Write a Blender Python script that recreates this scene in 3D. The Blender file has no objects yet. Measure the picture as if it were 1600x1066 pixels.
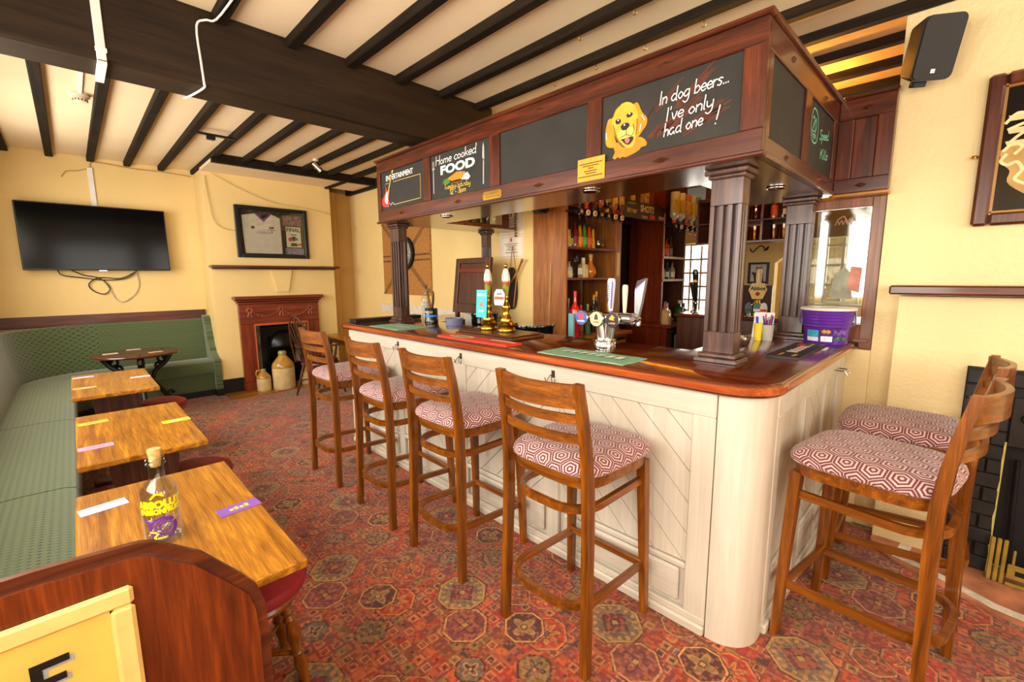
import bpy, math, random
from mathutils import Vector, Matrix
random.seed(7)
PI = math.pi
SC = bpy.context.scene
COL = SC.collection

# ------------------------------------------------------------------ camera
CAM_H = 1.545
FPX, YAW, PITCH, ROLL = 697.478, 0.774879, 0.141821, -0.00584
def cam_axes():
    cy, sy, cp, sp = math.cos(YAW), math.sin(YAW), math.cos(PITCH), math.sin(PITCH)
    fw = Vector((sy*cp, cy*cp, -sp)); r = Vector((cy, -sy, 0)); u = r.cross(fw)
    c, s = math.cos(ROLL), math.sin(ROLL)
    return c*r + s*u, c*u - s*r, fw
_r, _u, _f = cam_axes()
cd = bpy.data.cameras.new('camera'); cam = bpy.data.objects.new('camera', cd); COL.objects.link(cam)
cd.sensor_fit = 'HORIZONTAL'; cd.sensor_width = 36; cd.lens = FPX/1600*36
cd.clip_start = .02; cd.clip_end = 200
cam.matrix_world = Matrix(((_r.x, _u.x, -_f.x, 0), (_r.y, _u.y, -_f.y, 0), (_r.z, _u.z, -_f.z, CAM_H), (0, 0, 0, 1)))
SC.camera = cam

# ------------------------------------------------------------------ world, lights, exposure
SC.view_settings.view_transform = 'Standard'
SC.view_settings.look = 'None'
SC.view_settings.gamma = 1
SC.view_settings.use_curve_mapping = False
SC.view_settings.exposure = 0.08
W = bpy.data.worlds.new('sky'); SC.world = W; W.use_nodes = True
_bg = W.node_tree.nodes['Background']; _bg.inputs[0].default_value = (1.0, .97, .92, 1); _bg.inputs[1].default_value = 3.0
def window_light(name, loc, direction, sx, sy, power, col=(1, .94, .84)):
    """daylight entering at a window opening"""
    l = bpy.data.lights.new(name, 'AREA'); l.shape = 'RECTANGLE'; l.size = sx; l.size_y = sy; l.energy = power; l.color = col
    o = bpy.data.objects.new(name, l); COL.objects.link(o); o.location = loc
    o.rotation_euler = Vector(direction).to_track_quat('-Z', 'Y').to_euler()
    return o
XL, YN, XR, YF, ZC = -.66, -2.6, 3.38, 7.45, 2.98      # left wall, near wall, right wall, far wall, ceiling
WIN_L = [(-1.9, -.5), (.1, 1.9), (2.5, 4.3), (4.9, 6.4)]   # window openings in the left wall (Y ranges)
WIN_N = [(-.2, 1.4), (1.8, 3.1)]                          # in the near wall (X ranges)
WZ0, WZ1 = 1.2, 2.55
for a, b in WIN_L:
    window_light('daylight', (XL-.06, (a+b)/2, (WZ0+WZ1)/2), (1, 0, -.22), b-a-.1, WZ1-WZ0-.1, 36*(b-a))
for a, b in WIN_N:
    window_light('daylight', ((a+b)/2, YN-.06, (WZ0+WZ1)/2), (0, 1, .35), b-a-.1, WZ1-WZ0-.1, 23*(b-a))
window_light('daylight', (9.3, 4.05, 1.5), (-1, 0, -.1), 1.3, 1.4, 60)

# ------------------------------------------------------------------ mesh builder
class MB:
    def __init__(s, M=None): s.v = []; s.f = []; s.uv = None; s.M = M or Matrix()
    def add(s, vs, fs):
        n = len(s.v); M = s.M
        s.v += [M @ Vector(p) for p in vs]; s.f += [[n+i for i in f] for f in fs]; return s
    def box(s, x0, y0, z0, x1, y1, z1, b=0):
        if x1 < x0: x0, x1 = x1, x0
        if y1 < y0: y0, y1 = y1, y0
        if z1 < z0: z0, z1 = z1, z0
        b = min(b, (x1-x0)*.49, (y1-y0)*.49, (z1-z0)*.49)
        if b <= 1e-6:
            vs = [(x, y, z) for z in (z0, z1) for y in (y0, y1) for x in (x0, x1)]
            return s.add(vs, [(0, 2, 3, 1), (4, 5, 7, 6), (0, 1, 5, 4), (2, 6, 7, 3), (0, 4, 6, 2), (1, 3, 7, 5)])
        vs = []; idx = {}
        X = (x0, x1); Y = (y0, y1); Z = (z0, z1); sg = (1, -1)
        for i in (0, 1):
            for j in (0, 1):
                for k in (0, 1):
                    for a in (0, 1, 2):
                        p = [X[i]+sg[i]*b, Y[j]+sg[j]*b, Z[k]+sg[k]*b]; p[a] = (X[i], Y[j], Z[k])[a]
                        idx[i, j, k, a] = len(vs); vs.append(p)
        F = []
        q = [(0, 0), (1, 0), (1, 1), (0, 1)]
        for i in (0, 1):
            F.append([idx[i, a, c, 0] for a, c in (q if i else q[::-1])])
            F.append([idx[a, i, c, 1] for a, c in (q[::-1] if i else q)])
            F.append([idx[a, c, i, 2] for a, c in (q if i else q[::-1])])
        for i in (0, 1):
            for j in (0, 1):
                F.append([idx[i, j, 0, 0], idx[i, j, 1, 0], idx[i, j, 1, 1], idx[i, j, 0, 1]])
                F.append([idx[i, 0, j, 0], idx[i, 1, j, 0], idx[i, 1, j, 2], idx[i, 0, j, 2]])
                F.append([idx[0, i, j, 1], idx[1, i, j, 1], idx[1, i, j, 2], idx[0, i, j, 2]])
                for k in (0, 1): F.append([idx[i, j, k, a] for a in (0, 1, 2)])
        return s.add(vs, F)
    def cyl(s, p0, p1, r0, r1=None, n=12):
        return s.tube([p0, p1], [r0, r0 if r1 is None else r1], n)
    def tube(s, pts, r, n=8, closed=False, cap=True, flat=None):
        """round tube along pts; flat=(w,h,up) makes a rectangular section instead"""
        P = [Vector(p) for p in pts]; m = len(P); R = r if isinstance(r, (list, tuple)) else [r]*m
        vs = []; up = None
        for i in range(m):
            if closed: t = P[(i+1) % m]-P[i-1]
            else: t = P[min(i+1, m-1)]-P[max(i-1, 0)]
            t.normalize()
            if flat:
                u = Vector(flat[2]); a = t.cross(u).normalized(); bb = a.cross(t).normalized()
                w, h = flat[0]/2, flat[1]/2
                for x, y in ((-w, -h), (w, -h), (w, h), (-w, h)): vs.append(P[i]+a*x+bb*y)
            else:
                if up is None:
                    up = Vector((0, 0, 1)) if abs(t.z) < .9 else Vector((1, 0, 0))
                a = t.cross(up)
                if a.length < 1e-5: a = t.orthogonal()
                a.normalize(); bb = a.cross(t).normalized(); up = bb
                for k in range(n):
                    th = 2*PI*k/n; vs.append(P[i]+a*(R[i]*math.cos(th))+bb*(R[i]*math.sin(th)))
        if flat: n = 4
        F = []
        for i in range(m if closed else m-1):
            j = (i+1) % m
            for k in range(n): F.append([i*n+k, i*n+(k+1) % n, j*n+(k+1) % n, j*n+k])
        if not closed and cap: F.append(list(range(n))[::-1]); F.append([(m-1)*n+k for k in range(n)])
        return s.add(vs, F)
    def lathe(s, prof, n=20, c=(0, 0, 0)):
        vs = []; F = []; m = len(prof)
        for r, z in prof:
            for k in range(n):
                th = 2*PI*k/n; vs.append((c[0]+r*math.cos(th), c[1]+r*math.sin(th), c[2]+z))
        for i in range(m-1):
            for k in range(n): F.append([i*n+k, i*n+(k+1) % n, (i+1)*n+(k+1) % n, (i+1)*n+k])
        F.append(list(range(n))[::-1]); F.append([(m-1)*n+k for k in range(n)])
        return s.add(vs, F)
    def prism(s, poly, z0, z1):
        a = sum(poly[i-1][0]*poly[i][1]-poly[i][0]*poly[i-1][1] for i in range(len(poly)))
        if a < 0: poly = poly[::-1]
        n = len(poly)
        vs = [(x, y, z0) for x, y in poly]+[(x, y, z1) for x, y in poly]
        return s.add(vs, [list(range(n))[::-1], list(range(n, 2*n))]+[[i, (i+1) % n, n+(i+1) % n, n+i] for i in range(n)])
    def flatpoly(s, poly, z=0):
        return s.add([(x, y, z) for x, y in poly], [list(range(len(poly)))])
    def stroke(s, pts, w, z=0, taper=False):
        """a flat painted stroke in the local xy plane"""
        P = [Vector((p[0], p[1], 0)) for p in pts]; m = len(P); vs = []
        for i in range(m):
            t = P[min(i+1, m-1)]-P[max(i-1, 0)]
            if t.length < 1e-9: t = Vector((1, 0, 0))
            t.normalize(); a = Vector((-t.y, t.x, 0))*(w/2)
            e = t*(w*.35)*(-1 if i == 0 else 1 if i == m-1 else 0)
            for q in (P[i]+a+e, P[i]-a+e): vs.append((q.x, q.y, z))
        return s.add(vs, [[2*i, 2*i+1, 2*i+3, 2*i+2] for i in range(m-1)])
    def rings(s, rings, closed_ends=True):
        n = len(rings[0]); vs = [p for r in rings for p in r]; F = []
        for i in range(len(rings)-1):
            for k in range(n): F.append([i*n+k, i*n+(k+1) % n, (i+1)*n+(k+1) % n, (i+1)*n+k])
        if closed_ends: F.append(list(range(n))[::-1]); F.append([(len(rings)-1)*n+k for k in range(n)])
        return s.add(vs, F)
    def mesh(s, name, smooth=False, off=None):
        me = bpy.data.meshes.new(name)
        vs = [v-off for v in s.v] if off is not None else s.v
        me.from_pydata([tuple(v) for v in vs], [], s.f); me.update()
        if smooth:
            me.polygons.foreach_set('use_smooth', [True]*len(me.polygons))
            me.set_sharp_from_angle(angle=.7)
        if s.uv:
            l = me.uv_layers.new(name='UVMap')
            for lp in me.loops: l.data[lp.index].uv = s.uv[lp.vertex_index]
        return me
    def build(s, name, mat, parent=None, world=True, smooth=False):
        """world: the vertices are in world space, move them into the parent's frame"""
        off = None
        if parent is not None and world:
            q = parent
            off = Vector()
            while q is not None: off = off+q.location; q = q.parent
        o = bpy.data.objects.new(name, s.mesh(name, smooth, off)); COL.objects.link(o)
        o.data.materials.append(mat)
        if parent is not None: o.parent = parent
        return o

def tag(o, label, cat, group=None):
    o['label'] = label; o['category'] = cat
    if group: o['group'] = group
    return o
def thing(name, label, cat, loc=(0, 0, 0), rz=0, group=None):
    o = bpy.data.objects.new(name, None); COL.objects.link(o); o.location = loc; o.rotation_euler = (0, 0, rz)
    o.empty_display_size = .05
    return tag(o, label, cat, group)
def struct(name, mb, mat, parent=None, smooth=False):
    o = mb.build(name, mat, parent, smooth=smooth)
    if parent is None: o['kind'] = 'structure'
    return o
def dup(root, loc, rz, label=None, group=None):
    def cp(o, par):
        c = o.copy(); COL.objects.link(c); c.parent = par
        for ch in list(kids.get(o.name, ())): cp(ch, c)
        return c
    kids = {}
    def walk(o):
        kids[o.name] = list(o.children)
        for ch in o.children: walk(ch)
    walk(root)
    r = cp(root, None); r.location = loc; r.rotation_euler = (0, 0, rz)
    if label: r['label'] = label
    if group: r['group'] = group
    return r
def M_at(loc, xdir, ydir):
    """local x,y axes -> world directions, z = x cross y"""
    x = Vector(xdir).normalized(); y = Vector(ydir).normalized(); z = x.cross(y)
    return Matrix(((x.x, y.x, z.x, loc[0]), (x.y, y.y, z.y, loc[1]), (x.z, y.z, z.z, loc[2]), (0, 0, 0, 1)))
def face_negx(x, y, z): return M_at((x, y, z), (0, -1, 0), (0, 0, 1))     # flat marks on a surface that looks toward -X
def face_negy(x, y, z): return M_at((x, y, z), (1, 0, 0), (0, 0, 1))      # ... toward -Y
def face_up(x, y, z, a=0): return M_at((x, y, z), (math.cos(a), math.sin(a), 0), (-math.sin(a), math.cos(a), 0))
def scrib(n, size, M, bold=0, shear=0, sx=1):
    """print too small to read: a row of n uneven marks"""
    m = MB(M); r = random.Random(n*7+int(size*1000)); w = size*.6*sx; x = -n*w/2
    for i in range(n):
        h = size*(.5+.2*r.random()); y = -size*.3
        if r.random() < .5: m.flatpoly([(x+w*.1, y), (x+w*.85, y), (x+w*.8, y+h), (x+w*.2, y+h)])
        else: m.flatpoly([(x+w*.15, y), (x+w*.45, y), (x+w*.55, y+h*.6), (x+w*.85, y+h*.7), (x+w*.8, y+h), (x+w*.12, y+h)])
        x += w
    return m

def text_mb(s, size, M, align='CENTER', shear=0, bold=0, z=0, sx=1):
    """printed lettering as a flat mesh"""
    cu = bpy.data.curves.new('t', 'FONT'); cu.body = s; cu.size = size; cu.align_x = align; cu.align_y = 'CENTER'; cu.shear = shear; cu.offset = bold
    cu.resolution_u = 3
    o = bpy.data.objects.new('t', cu); COL.objects.link(o)
    dg = bpy.context.evaluated_depsgraph_get(); me = bpy.data.meshes.new_from_object(o.evaluated_get(dg))
    mb = MB(M); mb.add([(v.co.x*sx, v.co.y, z) for v in me.vertices], [list(p.vertices) for p in me.polygons])
    bpy.data.objects.remove(o); bpy.data.curves.remove(cu); bpy.data.meshes.remove(me)
    return mb
# ------------------------------------------------------------------ materials
def lin(c):
    c = [x/255 for x in c]
    return tuple((x/12.92 if x <= .04045 else ((x+.055)/1.055)**2.4) for x in c)+(1,)
class NT:
    def __init__(s, name):
        s.m = bpy.data.materials.new(name); s.m.use_nodes = True; s.t = s.m.node_tree
        s.b = s.t.nodes['Principled BSDF']; s.l = s.t.links
    def n(s, typ, **kw):
        nd = s.t.nodes.new(typ)
        for k, v in kw.items():
            if k.startswith('i_'): 
                key = k[2:]; key = int(key) if key.isdigit() else key.replace('_', ' ')
                s.put(nd.inputs[key], v)
            else: setattr(nd, k, v)
        return nd
    def put(s, sock, v):
        if isinstance(v, bpy.types.NodeSocket): s.l.new(v, sock)
        else: sock.default_value = v
    def math(s, op, a, b=None, c=None):
        nd = s.t.nodes.new('ShaderNodeMath'); nd.operation = op
        s.put(nd.inputs[0], a)
        if b is not None: s.put(nd.inputs[1], b)
        if c is not None: s.put(nd.inputs[2], c)
        return nd.outputs[0]
    def mix(s, f, a, b):
        nd = s.t.nodes.new('ShaderNodeMix'); nd.data_type = 'RGBA'
        s.put(nd.inputs[0], f); s.put(nd.inputs[6], a); s.put(nd.inputs[7], b)
        return nd.outputs[2]
    def ramp(s, f, stops):
        nd = s.t.nodes.new('ShaderNodeValToRGB'); s.put(nd.inputs[0], f); e = nd.color_ramp.elements
        while len(e) < len(stops): e.new(.5)
        for k, (p, c) in enumerate(stops): e[k].position = p; e[k].color = c
        return nd.outputs[0]
    def coords(s, scale=(1, 1, 1), kind='Object', rot=(0, 0, 0)):
        tc = s.t.nodes.new('ShaderNodeTexCoord'); mp = s.t.nodes.new('ShaderNodeMapping')
        s.l.new(tc.outputs[kind], mp.inputs[0]); mp.inputs[3].default_value = scale; mp.inputs[2].default_value = rot
        return mp.outputs[0]
    def noise(s, vec, scale, detail=3, rough=.5, dist=0):
        nd = s.t.nodes.new('ShaderNodeTexNoise'); s.put(nd.inputs['Vector'], vec); nd.inputs['Scale'].default_value = scale
        nd.inputs['Detail'].default_value = detail; nd.inputs['Roughness'].default_value = rough; nd.inputs['Distortion'].default_value = dist
        return nd.outputs[0]
    def bump(s, h, strength=.2, dist=.01):
        nd = s.t.nodes.new('ShaderNodeBump'); nd.inputs['Strength'].default_value = strength; nd.inputs['Distance'].default_value = dist
        s.put(nd.inputs['Height'], h); s.l.new(nd.outputs[0], s.b.inputs['Normal'])
    def base(s, c): s.put(s.b.inputs['Base Color'], c)
    def set(s, rough=.5, metal=0, coat=0, spec=.5, trans=0, ior=1.45, sheen=0):
        i = s.b.inputs
        i['Roughness'].default_value = rough; i['Metallic'].default_value = metal; i['Coat Weight'].default_value = coat
        i['Coat Roughness'].default_value = .12
        i['Specular IOR Level'].default_value = spec; i['Transmission Weight'].default_value = trans; i['IOR'].default_value = ior
        i['Sheen Weight'].default_value = sheen
        return s
_mc = {}
def plain(rgb, rough=.5, metal=0, coat=0, spec=.5, var=.06, vs=12, bump=0):
    """one colour with slight mottling"""
    key = (tuple(rgb), rough, metal, coat, spec, var, bump)
    if key in _mc: return _mc[key]
    t = NT('paint_%d_%d_%d' % tuple(rgb)).set(rough, metal, coat, spec)
    c = lin(rgb)
    if var:
        nz = t.noise(t.coords(), vs, 4)
        t.base(t.ramp(nz, [(.3, tuple(x*(1-var*2.2) for x in c[:3])+(1,)), (.7, tuple(min(1, x*(1+var)) for x in c[:3])+(1,))]))
        if bump: t.bump(nz, bump, .004)
    else: t.base(c)
    _mc[key] = t.m; return t.m
def wood(name, dark, light, axis='x', scale=1., rough=.35, coat=.3, spec=.5, bump=.08, fig=1.):
    t = NT(name).set(rough, 0, coat, spec)
    sc = [11*scale]*3; sc['xyz'.index(axis)] = .8*scale
    v = t.coords(tuple(sc))
    a = t.noise(v, 2.2, 6, .62, .5*fig)
    v2 = t.coords(tuple(x*6 if i != 'xyz'.index(axis) else x*3 for i, x in enumerate(sc)))
    b = t.noise(v2, 2.5, 3)
    f = t.math('ADD', t.math('MULTIPLY', a, .72), t.math('MULTIPLY', b, .28))
    t.base(t.ramp(f, [(.36, lin(dark)), (.52, lin([(x+y)/2 for x, y in zip(dark, light)])), (.66, lin(light))]))
    t.bump(b, bump, .002)
    return t.m
def glass(name, tint=(255, 255, 255), rough=.02, alpha=0.15):
    """thin clear glass: mostly see-through with glossy reflections"""
    m = bpy.data.materials.new(name); m.use_nodes = True; t = m.node_tree; t.nodes.clear()
    o = t.nodes.new('ShaderNodeOutputMaterial'); mx = t.nodes.new('ShaderNodeMixShader'); tr = t.nodes.new('ShaderNodeBsdfTransparent')
    g = t.nodes.new('ShaderNodeBsdfGlossy'); lw = t.nodes.new('ShaderNodeLayerWeight'); lw.inputs[0].default_value = .5; pw = t.nodes.new('ShaderNodeMath'); pw.operation = 'POWER'; pw.inputs[1].default_value = 3.5; t.links.new(lw.outputs['Facing'], pw.inputs[0]); fr = t.nodes.new('ShaderNodeMath'); fr.operation = 'MULTIPLY'; fr.inputs[1].default_value = .55; t.links.new(pw.outputs[0], fr.inputs[0])
    ad = t.nodes.new('ShaderNodeMath'); ad.operation = 'ADD'; ad.use_clamp = True; ad.inputs[1].default_value = alpha
    g.inputs['Roughness'].default_value = rough; tr.inputs[0].default_value = lin(tint)
    t.links.new(fr.outputs[0], ad.inputs[0]); t.links.new(ad.outputs[0], mx.inputs[0])
    t.links.new(tr.outputs[0], mx.inputs[1]); t.links.new(g.outputs[0], mx.inputs[2]); t.links.new(mx.outputs[0], o.inputs[0])
    return m
def emit(name, rgb, strength):
    m = bpy.data.materials.new(name); m.use_nodes = True; b = m.node_tree.nodes['Principled BSDF']
    b.inputs['Base Color'].default_value = (0, 0, 0, 1); b.inputs['Emission Color'].default_value = lin(rgb); b.inputs['Emission Strength'].default_value = strength
    return m

def plaster(name, rgb, bump=.35, scale=60, rough=.75):
    t = NT(name).set(rough, spec=.3); c = lin(rgb)
    v = t.coords(kind='Object')
    n1 = t.noise(v, 1.3, 3); n2 = t.noise(v, scale, 4, .6)
    t.base(t.ramp(n1, [(.3, tuple(x*.9 for x in c[:3])+(1,)), (.7, c)]))
    t.bump(n2, bump, .006)
    return t.m
M_wall = plaster('cream_plaster', (238, 208, 142), .25, 70)
M_wallr = plaster('cream_textured_plaster', (242, 219, 164), 1., 34)
M_ceil = plaster('ceiling_plaster', (241, 217, 178), .15, 30)
M_beam = wood('black_beam_paint', (30, 20, 12), (54, 38, 22), 'x', .6, .55, 0, .25, bump=.2)
M_joist = wood('black_joist_paint', (22, 16, 10), (48, 36, 24), 'y', .8, .7, 0, .15, bump=.3)
WD = {}
for ax in 'xyz':
    WD['mah', ax] = wood('mahogany_'+ax, (52, 20, 9), (112, 50, 22), ax, 1, .3, .45)
    WD['stool', ax] = wood('stool_wood_'+ax, (80, 39, 3), (158, 88, 14), ax, 1.2, .33, .3)
    WD['oak', ax] = wood('oak_table_'+ax, (112, 62, 4), (206, 140, 34), ax, 1.3, .34, .3, bump=.3)
    WD['dark', ax] = wood('dark_oak_'+ax, (58, 28, 14), (104, 58, 32), ax, 1, .4, .2)
    WD['pine', ax] = wood('pine_board_'+ax, (120, 66, 22), (182, 116, 52), ax, .9, .45, .1, fig=3.)
    WD['white', ax] = wood('white_paint_wood_'+ax, (196, 185, 166), (214, 204, 187), ax, .6, .38, .15, bump=.05)
    WD['red', ax] = wood('red_brown_wood_'+ax, (86, 26, 8), (142, 58, 22), ax, .8, .35, .3)
M_top = wood('bar_top_varnish', (58, 18, 6), (120, 50, 18), 'y', .7, .16, .7)
M_nose = wood('bar_nosing', (118, 46, 14), (188, 94, 40), 'y', .9, .2, .6)
M_pillar = wood('pillar_stain', (52, 30, 22), (110, 76, 62), 'z', 1, .34, .35)
M_chalk = plain((44, 40, 34), .7, var=.12, vs=6)
M_white = plain((236, 232, 226), .5, var=.03)
M_chalkwhite = plain((240, 238, 232), .8, var=0)
M_black = plain((18, 17, 16), .4, var=.05)
M_blackgloss = plain((12, 11, 11), .12, var=0, coat=.5)
M_chrome = plain((205, 200, 195), .16, 1, var=.02)
M_brass = plain((206, 160, 62), .22, 1, var=.05)
M_iron = plain((30, 29, 30), .45, .4, var=.2, bump=.3)
M_gold = plain((212, 168, 40), .4, var=.05)
M_glass = glass('clear_glass', (246, 248, 244), .02, .06)
M_glassamber = glass('amber_glass', (236, 190, 96), .03, .08)
M_windowglass = glass('window_pane_glass', (250, 250, 248), .01, .03)

# --- green moquette of the bench, in metres
def moquette(name, ax=(0, 1)):
    t = NT(name).set(.85, spec=.2, sheen=.4)
    tc = t.n('ShaderNodeTexCoord'); sp = t.n('ShaderNodeSeparateXYZ'); t.l.new(tc.outputs['UV'], sp.inputs[0])
    u = t.math('MULTIPLY', sp.outputs[0], 36.); v = t.math('MULTIPLY', sp.outputs[1], 36.)
    row = t.math('FLOOR', v); u2 = t.math('ADD', u, t.math('MULTIPLY', row, .5))
    fu = t.math('ABSOLUTE', t.math('SUBTRACT', t.math('FRACT', u2), .5)); fv = t.math('ABSOLUTE', t.math('SUBTRACT', t.math('FRACT', v), .5))
    d = t.math('ADD', t.math('MULTIPLY', fu, 1.), t.math('MULTIPLY', fv, .8))
    m1 = t.math('LESS_THAN', d, .3)
    line = t.math('GREATER_THAN', t.math('SINE', t.math('MULTIPLY', t.math('ADD', fu, t.math('MULTIPLY', v, .6)), 12.5)), .35)
    nz = t.noise(t.coords(kind='UV'), 160, 2)
    base = t.mix(m1, lin((92, 106, 70)), lin((44, 58, 34)))
    base = t.mix(t.math('MULTIPLY', line, .45), base, lin((120, 132, 90)))
    base = t.mix(t.math('MULTIPLY', nz, .35), base, lin((34, 46, 26)))
    t.base(base); t.bump(nz, .3, .002); return t.m
M_moq = moquette('green_moquette')
M_moqd = M_moq
# --- bar stool fabric: nested hexagons, pale pink on aubergine
def hexfabric():
    t = NT('hexagon_weave_fabric').set(.8, spec=.25, sheen=.2)
    tc = t.n('ShaderNodeTexCoord'); sp = t.n('ShaderNodeSeparateXYZ'); t.l.new(tc.outputs['UV'], sp.inputs[0])
    s = .082; X = t.math('DIVIDE', sp.outputs[0], s); Y = t.math('DIVIDE', sp.outputs[1], s*1.0)
    def hexd(ox, oy):
        # centred lattice of width 1 and height sqrt(3)
        x = t.math('SUBTRACT', t.math('FRACT', t.math('ADD', X, ox)), .5)
        y = t.math('MULTIPLY', t.math('SUBTRACT', t.math('FRACT', t.math('ADD', t.math('DIVIDE', Y, 1.732), oy)), .5), 1.732)
        ax, ay = t.math('ABSOLUTE', x), t.math('ABSOLUTE', y)
        return t.math('MAXIMUM', ax, t.math('ADD', t.math('MULTIPLY', ax, .5), t.math('MULTIPLY', ay, .866)))
    d = t.math('MINIMUM', hexd(.5, .5), hexd(0, 0))
    f = t.math('FRACT', t.math('MULTIPLY', d, 6.2))
    line = t.math('GREATER_THAN', f, .46)
    nz = t.noise(t.coords(kind='UV'), 420, 2)
    c = t.mix(line, lin((212, 178, 170)), lin((98, 46, 52)))
    t.base(t.mix(t.math('MULTIPLY', nz, .25), c, lin((150, 100, 100)))); t.bump(nz, .25, .001); return t.m
M_hex = hexfabric()

# --- patterned carpet (octagon medallions on a half-drop lattice), in metres
def carpet():
    t = NT('medallion_carpet').set(.92, spec=.12, sheen=.2)
    tc = t.n('ShaderNodeTexCoord'); sp = t.n('ShaderNodeSeparateXYZ'); t.l.new(tc.outputs['Object'], sp.inputs[0])
    mt = t.math
    wob = t.noise(t.coords(), 60, 2); wb = mt('MULTIPLY', mt('SUBTRACT', wob, .5), .006)
    X, Y = mt('ADD', sp.outputs[0], wb), mt('ADD', sp.outputs[1], wb)
    LW, LH = .738, 1.28
    wn = t.n('ShaderNodeTexWhiteNoise'); wn.noise_dimensions = '2D'
    q = .052
    cx, cy = mt('FLOOR', mt('DIVIDE', X, q)), mt('FLOOR', mt('DIVIDE', Y, q))
    cb = t.n('ShaderNodeCombineXYZ'); t.l.new(cx, cb.inputs[0]); t.l.new(cy, cb.inputs[1]); t.l.new(cb.outputs[0], wn.inputs['Vector'])
    cell = wn.outputs['Value']
    red, brn, pur, gry, org, dk, yel, olv = [lin(c) for c in ((172, 50, 28), (134, 70, 40), (126, 62, 58), (108, 96, 80), (196, 90, 42), (70, 44, 40), (182, 142, 76), (128, 108, 58))]
    patch = t.noise(t.coords((1, 1, 1)), 3.2, 2)
    base = t.ramp(patch, [(.34, brn), (.44, pur), (.52, red), (.6, brn), (.68, lin((140, 60, 30)))])
    rp = t.n('ShaderNodeValToRGB'); rp.color_ramp.interpolation = 'CONSTANT'; t.l.new(cell, rp.inputs[0]); e = rp.color_ramp.elements
    pal = [brn, red, pur, gry, red, org, brn, olv, pur, dk]
    while len(e) < len(pal): e.new(.5)
    for k, c in enumerate(pal): e[k].position = k/len(pal); e[k].color = c
    fx, fy = mt('ABSOLUTE', mt('SUBTRACT', mt('FRACT', mt('DIVIDE', X, q)), .5)), mt('ABSOLUTE', mt('SUBTRACT', mt('FRACT', mt('DIVIDE', Y, q)), .5))
    sq = mt('MAXIMUM', fx, fy)
    insq = mt('LESS_THAN', sq, .42)
    col = t.mix(mt('MULTIPLY', insq, mt('GREATER_THAN', cell, .35)), base, rp.outputs[0])
    ring = mt('MULTIPLY', mt('COMPARE', sq, .3, .055), mt('GREATER_THAN', mt('FRACT', mt('MULTIPLY', cell, 7.3)), .52))
    col = t.mix(mt('MULTIPLY', ring, .8), col, lin((206, 140, 84)))
    dot = mt('LESS_THAN', sq, .13)
    col = t.mix(mt('MULTIPLY', dot, mt('GREATER_THAN', mt('FRACT', mt('MULTIPLY', cell, 3.7)), .5)), col, dk)
    def wrap(P, c, L): return mt('MULTIPLY', mt('SUBTRACT', mt('FRACT', mt('DIVIDE', mt('ADD', P, L*.5-c), L)), .5), L)
    def loc(cx, cy):
        x1, y1 = wrap(X, cx, LW), wrap(Y, cy, LH); x2, y2 = wrap(X, cx+LW/2, LW), wrap(Y, cy+LH/2, LH)
        s = mt('LESS_THAN', mt('ADD', mt('ABSOLUTE', x1), mt('ABSOLUTE', y1)), mt('ADD', mt('ABSOLUTE', x2), mt('ABSOLUTE', y2)))
        x = mt('ADD', mt('MULTIPLY', x1, s), mt('MULTIPLY', x2, mt('SUBTRACT', 1., s)))
        y = mt('ADD', mt('MULTIPLY', y1, s), mt('MULTIPLY', y2, mt('SUBTRACT', 1., s)))
        return x, y
    def medal(col, cx, cy, r, edge, fill, mid, core, petal, npet=8, hook=False):
        x, y = loc(cx, cy); ax, ay = mt('ABSOLUTE', x), mt('ABSOLUTE', y)
        d = mt('MAXIMUM', mt('MAXIMUM', ax, ay), mt('MULTIPLY', mt('ADD', ax, ay), .74))
        an = mt('ARCTAN2', y, x); pet = mt('COSINE', mt('MULTIPLY', an, float(npet)))
        rad = mt('SQRT', mt('ADD', mt('MULTIPLY', x, x), mt('MULTIPLY', y, y)))
        col = t.mix(mt('LESS_THAN', d, r*1.06), col, dk)
        col = t.mix(mt('LESS_THAN', d, r), col, edge)
        col = t.mix(mt('LESS_THAN', d, r*.9), col, fill)
        if hook:
            hk = mt('MULTIPLY', mt('GREATER_THAN', mt('COSINE', mt('MULTIPLY', an, 16.)), .2), mt('COMPARE', d, r*.78, r*.09))
            col = t.mix(hk, col, edge)
            dm = mt('ADD', ax, ay)
            col = t.mix(mt('LESS_THAN', dm, r*.62), col, dk)
            col = t.mix(mt('LESS_THAN', dm, r*.52), col, mid)
            col = t.mix(mt('LESS_THAN', dm, r*.26), col, dk)
            col = t.mix(mt('LESS_THAN', dm, r*.14), col, core)
        else:
            pr = mt('ADD', r*.5, mt('MULTIPLY', pet, r*.2))
            col = t.mix(mt('LESS_THAN', rad, pr), col, petal)
            col = t.mix(mt('LESS_THAN', rad, mt('SUBTRACT', pr, r*.16)), col, mid)
            col = t.mix(mt('LESS_THAN', mt('MAXIMUM', ax, ay), r*.17), col, dk)
            col = t.mix(mt('LESS_THAN', mt('MAXIMUM', ax, ay), r*.11), col, core)
        return col
    ax0, ay0 = 1.227, 1.617
    col = medal(col, ax0-.12, ay0-.175, .1, lin((200, 140, 80)), pur, lin((150, 84, 60)), yel, lin((96, 42, 50)), 4)
    col = medal(col, ax0-.268, ay0+.18, .095, lin((214, 120, 50)), red, org, gry, yel, 8)
    col = medal(col, ax0+.19, ay0-.21, .075, lin((200, 150, 100)), brn, pur, yel, org, 4)
    col = medal(col, ax0+.06, ay0-.37, .09, lin((220, 150, 80)), dk, olv, yel, lin((170, 130, 80)), 4)
    col = medal(col, ax0+.3, ay0+.09, .07, dk, olv, gry, yel, dk, 6)
    col = medal(col, ax0-.1, ay0+.33, .085, lin((190, 120, 70)), red, brn, gry, lin((220, 140, 60)), 8)
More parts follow.
